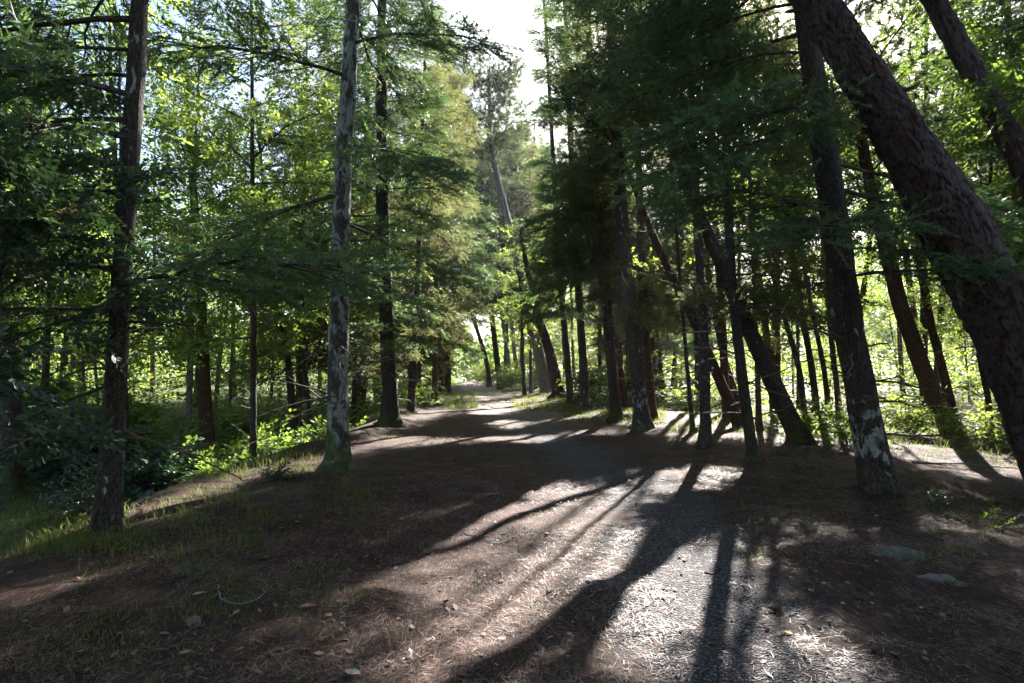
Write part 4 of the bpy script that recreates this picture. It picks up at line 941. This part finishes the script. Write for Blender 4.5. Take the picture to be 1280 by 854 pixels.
# fallen twigs
def twig(pxs, rad, label, mat=M_TWIG, side=3):
    P = np.array([ground_at(*p) for p in pxs]); P[:, 2] = onground(P[:, 0], P[:, 1]) + rad * 0.9
    P = smooth_poly(P, 16); rr = np.random.default_rng(int(pxs[0][0])); P += rr.normal(size=P.shape) * [0.012, 0.012, 0.004]
    a = Acc(); B = P[0].copy(); a.add(*tube(P, np.linspace(rad, rad * 0.35, 16), 6))
    for k in range(side):
        i = rr.integers(3, 14); d = nrm(P[i + 1] - P[i]); q = np.array([-d[1], d[0], 0.15]) * (1 if k % 2 else -1)
        p1 = P[i] + (d + q) * rr.uniform(0.08, 0.2); a.add(*tube(np.array([P[i], (P[i] + p1) / 2 + [0, 0, .01], p1]), [rad * .4, rad * .3, rad * .15], 4))
    o = obj("fallen_twig", a.mesh("fallen_twig", mat, B)); o.location = B; o['label'] = label; o['category'] = "twig"; o['group'] = "fallen twigs"
M_TWG = plain_mat("lichen_twig", (0.14, 0.16, 0.15), (0.28, 0.31, 0.30), 20)
twig([(270, 725), (275, 750), (300, 757), (330, 748), (333, 730)], 0.006, "thin hooked grey-green twig curving over the left slope", M_TWG, 2)
twig([(1140, 580), (1200, 582), (1275, 588)], 0.02, "long straight dead stick lying behind the thick right-hand trunk", M_TWIG, 3)
twig([(429, 785), (425, 768), (436, 752)], 0.006, "short pale crooked twig at the left rim of the bright needles", M_TWG, 1)
twig([(1160, 650), (1185, 655), (1195, 660)], 0.006, "pale short twig on the dark needles right of the thick trunk", M_TWG, 1)
twig([(880, 715), (893, 718), (906, 722)], 0.009, "dark stub of wood beside the largest pale stone", M_TWIG, 0)
twig([(960, 765), (985, 768), (1010, 760)], 0.005, "thin brown twig lying across needles on the gravel", M_TWIG, 1)
twig([(550, 660), (600, 672), (640, 668)], 0.006, "thin twig on the shaded needles above the long sun patch", M_TWIG, 2)
twig([(100, 770), (160, 760), (210, 775)], 0.006, "thin twig lying across the dark lower-left slope", M_TWIG, 2)

rt = np.random.default_rng(5151)
for k in range(26):
    px = rt.uniform(40, 1240); py = rt.uniform(640, 830); dx = rt.uniform(18, 60) * rt.choice([-1, 1]); dy = rt.uniform(-14, 14)
    twig([(px, py), (px + dx * .5, py + dy * .5 + rt.uniform(-4, 4)), (px + dx, py + dy)], rt.uniform(0.003, 0.007), "short thin dead twig lying on the needle floor", M_TWIG if k % 3 else M_TWG, int(rt.integers(0, 3)))
# ------------------------------------------------------------------ grass and low plants
def grass():
    r = np.random.default_rng(88); X = []; Y = []; Hh = []
    def zone(n, pxr, pyr, h, dens=None):
        for _ in range(n):
            a = r.uniform(*pxr); b = r.uniform(*pyr); g = ground_at(a, b); m = r.integers(8, 18)
            X.append(g[0] + r.normal(size=m) * 0.10); Y.append(g[1] + r.normal(size=m) * 0.10); Hh.append(h * r.uniform(0.5, 1.2, m) * (1 + 0 * g[1]))
    zone(130, (556, 596), (490, 512), 0.22); zone(240, (640, 720), (492, 515), 0.20); zone(260, (700, 830), (500, 530), 0.14)
    zone(160, (225, 400), (555, 600), 0.17); zone(220, (0, 330), (590, 700), 0.14); zone(200, (840, 1280), (515, 560), 0.16); zone(90, (930, 1280), (560, 700), 0.08)
    zone(170, (100, 480), (560, 780), 0.06); zone(260, (0, 140), (560, 690), 0.16); zone(70, (0, 420), (760, 850), 0.05); zone(60, (420, 470), (590, 640), 0.06); zone(40, (440, 560), (500, 560), 0.12); zone(120, (460, 640), (482, 500), 0.2)
    # broad cover in the woods
    n = 2600; y = r.uniform(10, 45, n); x = np.where(r.random(n) < .5, -5 - r.random(n) * y * .8, 6 + r.random(n) * y * .8)
    for a, b in zip(x, y):
        m = 10; X.append(a + r.normal(size=m) * 0.25); Y.append(b + r.normal(size=m) * 0.25); Hh.append(0.22 * r.uniform(0.5, 1.3, m))
    x = np.concatenate(X); y = np.concatenate(Y); h = np.concatenate(Hh); n = len(x)
    z = height(x, y) - 0.01; a = r.uniform(0, 6.28, n); w = np.where(y > 15, 0.007, 0.0032); ln = r.normal(size=(n, 2)) * 0.45
    P = np.stack([x, y, z], -1); q = np.stack([np.cos(a), np.sin(a), 0 * a], -1) * w[:, None]
    M = P + np.stack([ln[:, 0] * h * .35, ln[:, 1] * h * .35, h * .6], -1); T = P + np.stack([ln[:, 0] * h, ln[:, 1] * h, h * 0.95], -1)
    V = np.stack([P - q, P + q, M + q * .8, M - q * .8, T], 1).reshape(-1, 3); b = (np.arange(n) * 5)[:, None]
    obj("grass", mesh_np("grass", V, [b + np.array([[0, 1, 2, 3]]), b + np.array([[3, 2, 4]])], M_GRASS, {'tone': np.repeat(r.random(n), 5)}), kind="stuff", label="thin grass along the verges and in the hollow", category="grass")
grass()
def shrub(px, py, w, h, n, temps, mat, scale, seed, label, name="shrub", cat="shrub", group=None, dist=None, stems=6):
    r = np.random.default_rng(seed)
    if dist: P0 = at_depth(px, py, dist); B = np.array([P0[0], dist, float(height(P0[0], dist))])
    else: B = ground_at(px, py)
    root = empty(name, B, label=label, category=cat, group=group); a = Acc(); P = []; D = []; T = []
    for s in range(stems):
        az = r.uniform(0, 6.28); out = r.uniform(0.1, 1) * w; tip = B + [math.cos(az) * out, math.sin(az) * out, h * r.uniform(0.6, 1)]
        mid = (B + tip) / 2 + [0, 0, h * .12]; Q = smooth_poly([B - [0, 0, 0.05], mid, tip], 8); a.add(*tube(Q, np.linspace(0.008 + 0.006 * h, 0.003, 8), 4))
        m = n // stems
        for k in range(m):
            f = r.uniform(0.25, 1); c = Q[int(f * 7)]; d = nrm(r.normal(size=3) * [1, 1, 0.35] + [0, 0, 0.15]); l = r.uniform(0, 0.35) * w
            P.append(c + d * l + r.normal(size=3) * 0.04 * w); D.append(d); T.append(r.uniform(0.1, 0.87))
            if k % 3 == 0: a.add(*tube(np.array([c, c + d * l * .5, c + d * l]), [.004, .003, .002], 3))
    obj("stem", a.mesh("stem", M_TWIG, B), root)
    P = np.array(P); k = (P[:, 2] > height(P[:, 0], P[:, 1]) + 0.02)
    P = P[k]; D = np.array(D)[k]; T = np.array(T)[k]
    obj("foliage", sprays_mesh("foliage", P, D, scale, temps, mat, r, B, T), root); return root
GS = "undergrowth of the left hollow"
shrub(245, 560, 1.1, 0.32, 300, T_LEAF, M_LEAF, 0.75, 1, "low sunlit bramble mass spreading in the hollow between the first and lichened trunks", group=GS)
shrub(305, 552, 0.9, 0.30, 240, T_LEAF, M_LEAF, 0.75, 2, "low leafy undergrowth at the foot of the thin yellow-green tree", group=GS)
shrub(195, 585, 0.8, 0.4, 220, T_LEAF, M_LEAFD, 0.8, 3, "dark low undergrowth just right of the nearest left trunk", group=GS)
shrub(350, 545, 0.7, 0.3, 130, T_LEAF, M_LEAF, 0.7, 4, "pale green shrublet below the bank, left of the lichened trunk", group=GS)
shrub(120, 560, 1.0, 0.7, 200, T_LEAF, M_LEAFD, 0.9, 6, "dark shrub behind the nearest left trunk", group=GS, dist=11)
GR = "undergrowth of the right wood"
shrub(1000, 548, 0.5, 0.7, 130, T_LEAF, M_LEAFY, 0.9, 7, "bright leafy shoot at the foot of the stout leaning dark trunk", group=GR)
shrub(862, 515, 1.4, 0.8, 380, T_LEAF, M_LEAFY, 0.9, 8, "glowing shrub in the clearing left of the third slim trunk", group=GR, dist=22)
shrub(905, 515, 1.4, 0.9, 300, T_LEAF, M_LEAFY, 0.9, 9, "glowing shrub in the clearing behind the red-brown leaning trunk", group=GR, dist=24)
shrub(1060, 530, 0.9, 0.9, 240, T_LEAF, M_LEAF, 0.9, 10, "leafy undergrowth behind the thick lichened trunk, on its left", group=GR, dist=12.5)
shrub(1140, 530, 1.2, 0.8, 300, T_LEAF, M_LEAFY, 0.9, 11, "bright bramble between the thick lichened trunk and the stout brown pine", group=GR, dist=14)
shrub(1230, 535, 1.2, 0.8, 300, T_LEAF, M_LEAFY, 0.9, 12, "bright bramble below the great leaning pine", group=GR, dist=12)
shrub(1165, 635, 0.15, 0.3, 30, T_LEAF, M_LEAFD, 0.5, 13, "small dark green seedling right of the thick trunk's foot", name="seedling", cat="seedling", group="seedlings")
shrub(1250, 665, 0.25, 0.12, 30, T_LEAF, M_LEAF, 0.35, 14, "pale green low plant at the right edge of the photo", name="seedling", cat="seedling", group="seedlings")
shrub(182, 690, 0.10, 0.1, 8, T_LEAF, M_LEAF, 0.45, 15, "small grey-green seedling with few leaves on the needles right of the nearest left trunk", name="seedling", cat="seedling", group="seedlings", stems=2)
shrub(240, 730, 0.06, 0.10, 8, T_LEAF, M_LEAFD, 0.4, 16, "tiny dark seedling on the left slope above the hooked twig", name="seedling", cat="seedling", group="seedlings", stems=2)
shrub(345, 600, 0.3, 0.16, 60, T_LEAF, M_LEAFD, 0.55, 17, "low dark green plant left of the lichened trunk's foot", name="seedling", cat="seedling", group="seedlings")
for k, (px, d, w, h, m, lb) in enumerate(((610, 58, 2.0, 2.4, M_LEAFY, "hazy bright bush on the inside of the far bend"), (596, 66, 2.2, 2.0, M_LEAFY, "pale bush low beside the far end of the track, right side"), (548, 60, 2.0, 2.2, M_LEAF, "pale bush low beside the far end of the track, left side"), (640, 44, 1.8, 1.7, M_LEAFY, "bright bush between the red trunks and the thin dark stems"), (675, 46, 2.0, 1.8, M_LEAF, "bush behind the feet of the two leaning pines"), (740, 30, 1.6, 1.5, M_LEAF, "green bush behind the straight trunks of the right verge"), (775, 34, 1.8, 1.6, M_LEAF, "green bush behind the orange-red leaning trunk"), (520, 42, 2.0, 1.6, M_LEAFY, "bush lit by sun behind the slim stems of the left bank"))):
    shrub(px, 480, w, h, 420, T_LEAF, m, 1.7, 100 + k, lb, dist=d, group="bushes along the far track")
for k, (px, d, w, h, n, m, lb) in enumerate(((205, 11, 0.8, 0.9, 200, M_LEAFD, "dark bush in the hollow just right of the nearest left trunk"), (270, 12.5, 0.9, 0.35, 200, M_LEAF, "green bush in the hollow below the broad brown trunk"), (100, 14, 1.4, 1.3, 300, M_LEAFD, "tall dark bush deep in the hollow left of the nearest left trunk"), (10, 14, 1.2, 1.6, 300, M_LEAFD, "tall dark bush at the left edge of the photo"), (215, 15, 1.5, 1.2, 380, M_LEAF, "green thicket in the left wood between the nearest trunk and the brown one"), (345, 15, 1.2, 0.7, 240, M_LEAF, "light green thicket behind the thin yellow-green tree"), (395, 17, 1.2, 0.6, 200, M_LEAF, "light green thicket behind the lichened trunk"), (300, 21, 1.8, 1.4, 380, M_LEAFY, "lit thicket beyond the hollow"), (160, 20, 2.0, 1.5, 380, M_LEAF, "broad thicket behind the nearest left trunk"), (60, 18, 2.0, 1.6, 380, M_LEAF, "broad thicket far behind the leftmost trunk"), (430, 25, 1.8, 1.2, 320, M_LEAFY, "lit bush between the lichened trunk and the brown trunk"))):
    shrub(px, 560, w, h, n, T_OAK if m is M_LEAFD else T_LEAF, m, 0.75 if d < 9 else 1.0 + 0.02 * d, 300 + k, lb, dist=d, group="bushes of the left hollow", name="bush", cat="bush", stems=8)
# dark leafy branches of an oak sapling standing close at the left edge
photo_tree("oak_sapling", "young oak with dark teal leaves nearest the camera at the photo's left edge", (-40, 640), [(-30, 520), (-10, 400), (10, 300)], 9, 4.2, 'oak', M_DARK, 1.25, 201, dist=5.0, group="saplings", dens=1.6, Lmul=0.85, dead=0, scale=0.8)

# ------------------------------------------------------------------ haze
def haze():
    V = np.array([(x, y, z) for z in (-4.0, 34.0) for y in (-60, 760) for x in (-640, 640)], float)
    F = np.array([[0, 2, 3, 1], [4, 5, 7, 6], [0, 1, 5, 4], [2, 6, 7, 3], [0, 4, 6, 2], [1, 3, 7, 5]])
    m = newmat("haze_air"); N = NT(m)
    v = N('ShaderNodeVolumePrincipled', {'Color': (0.92, 0.95, 1.0, 1), 'Density': 0.0003, 'Anisotropy': 0.55})
    o = N('ShaderNodeOutputMaterial'); N.l.new(v.outputs[0], o.inputs['Volume'])
    obj("haze", mesh_np("haze", V, F, m), kind="stuff")
haze()
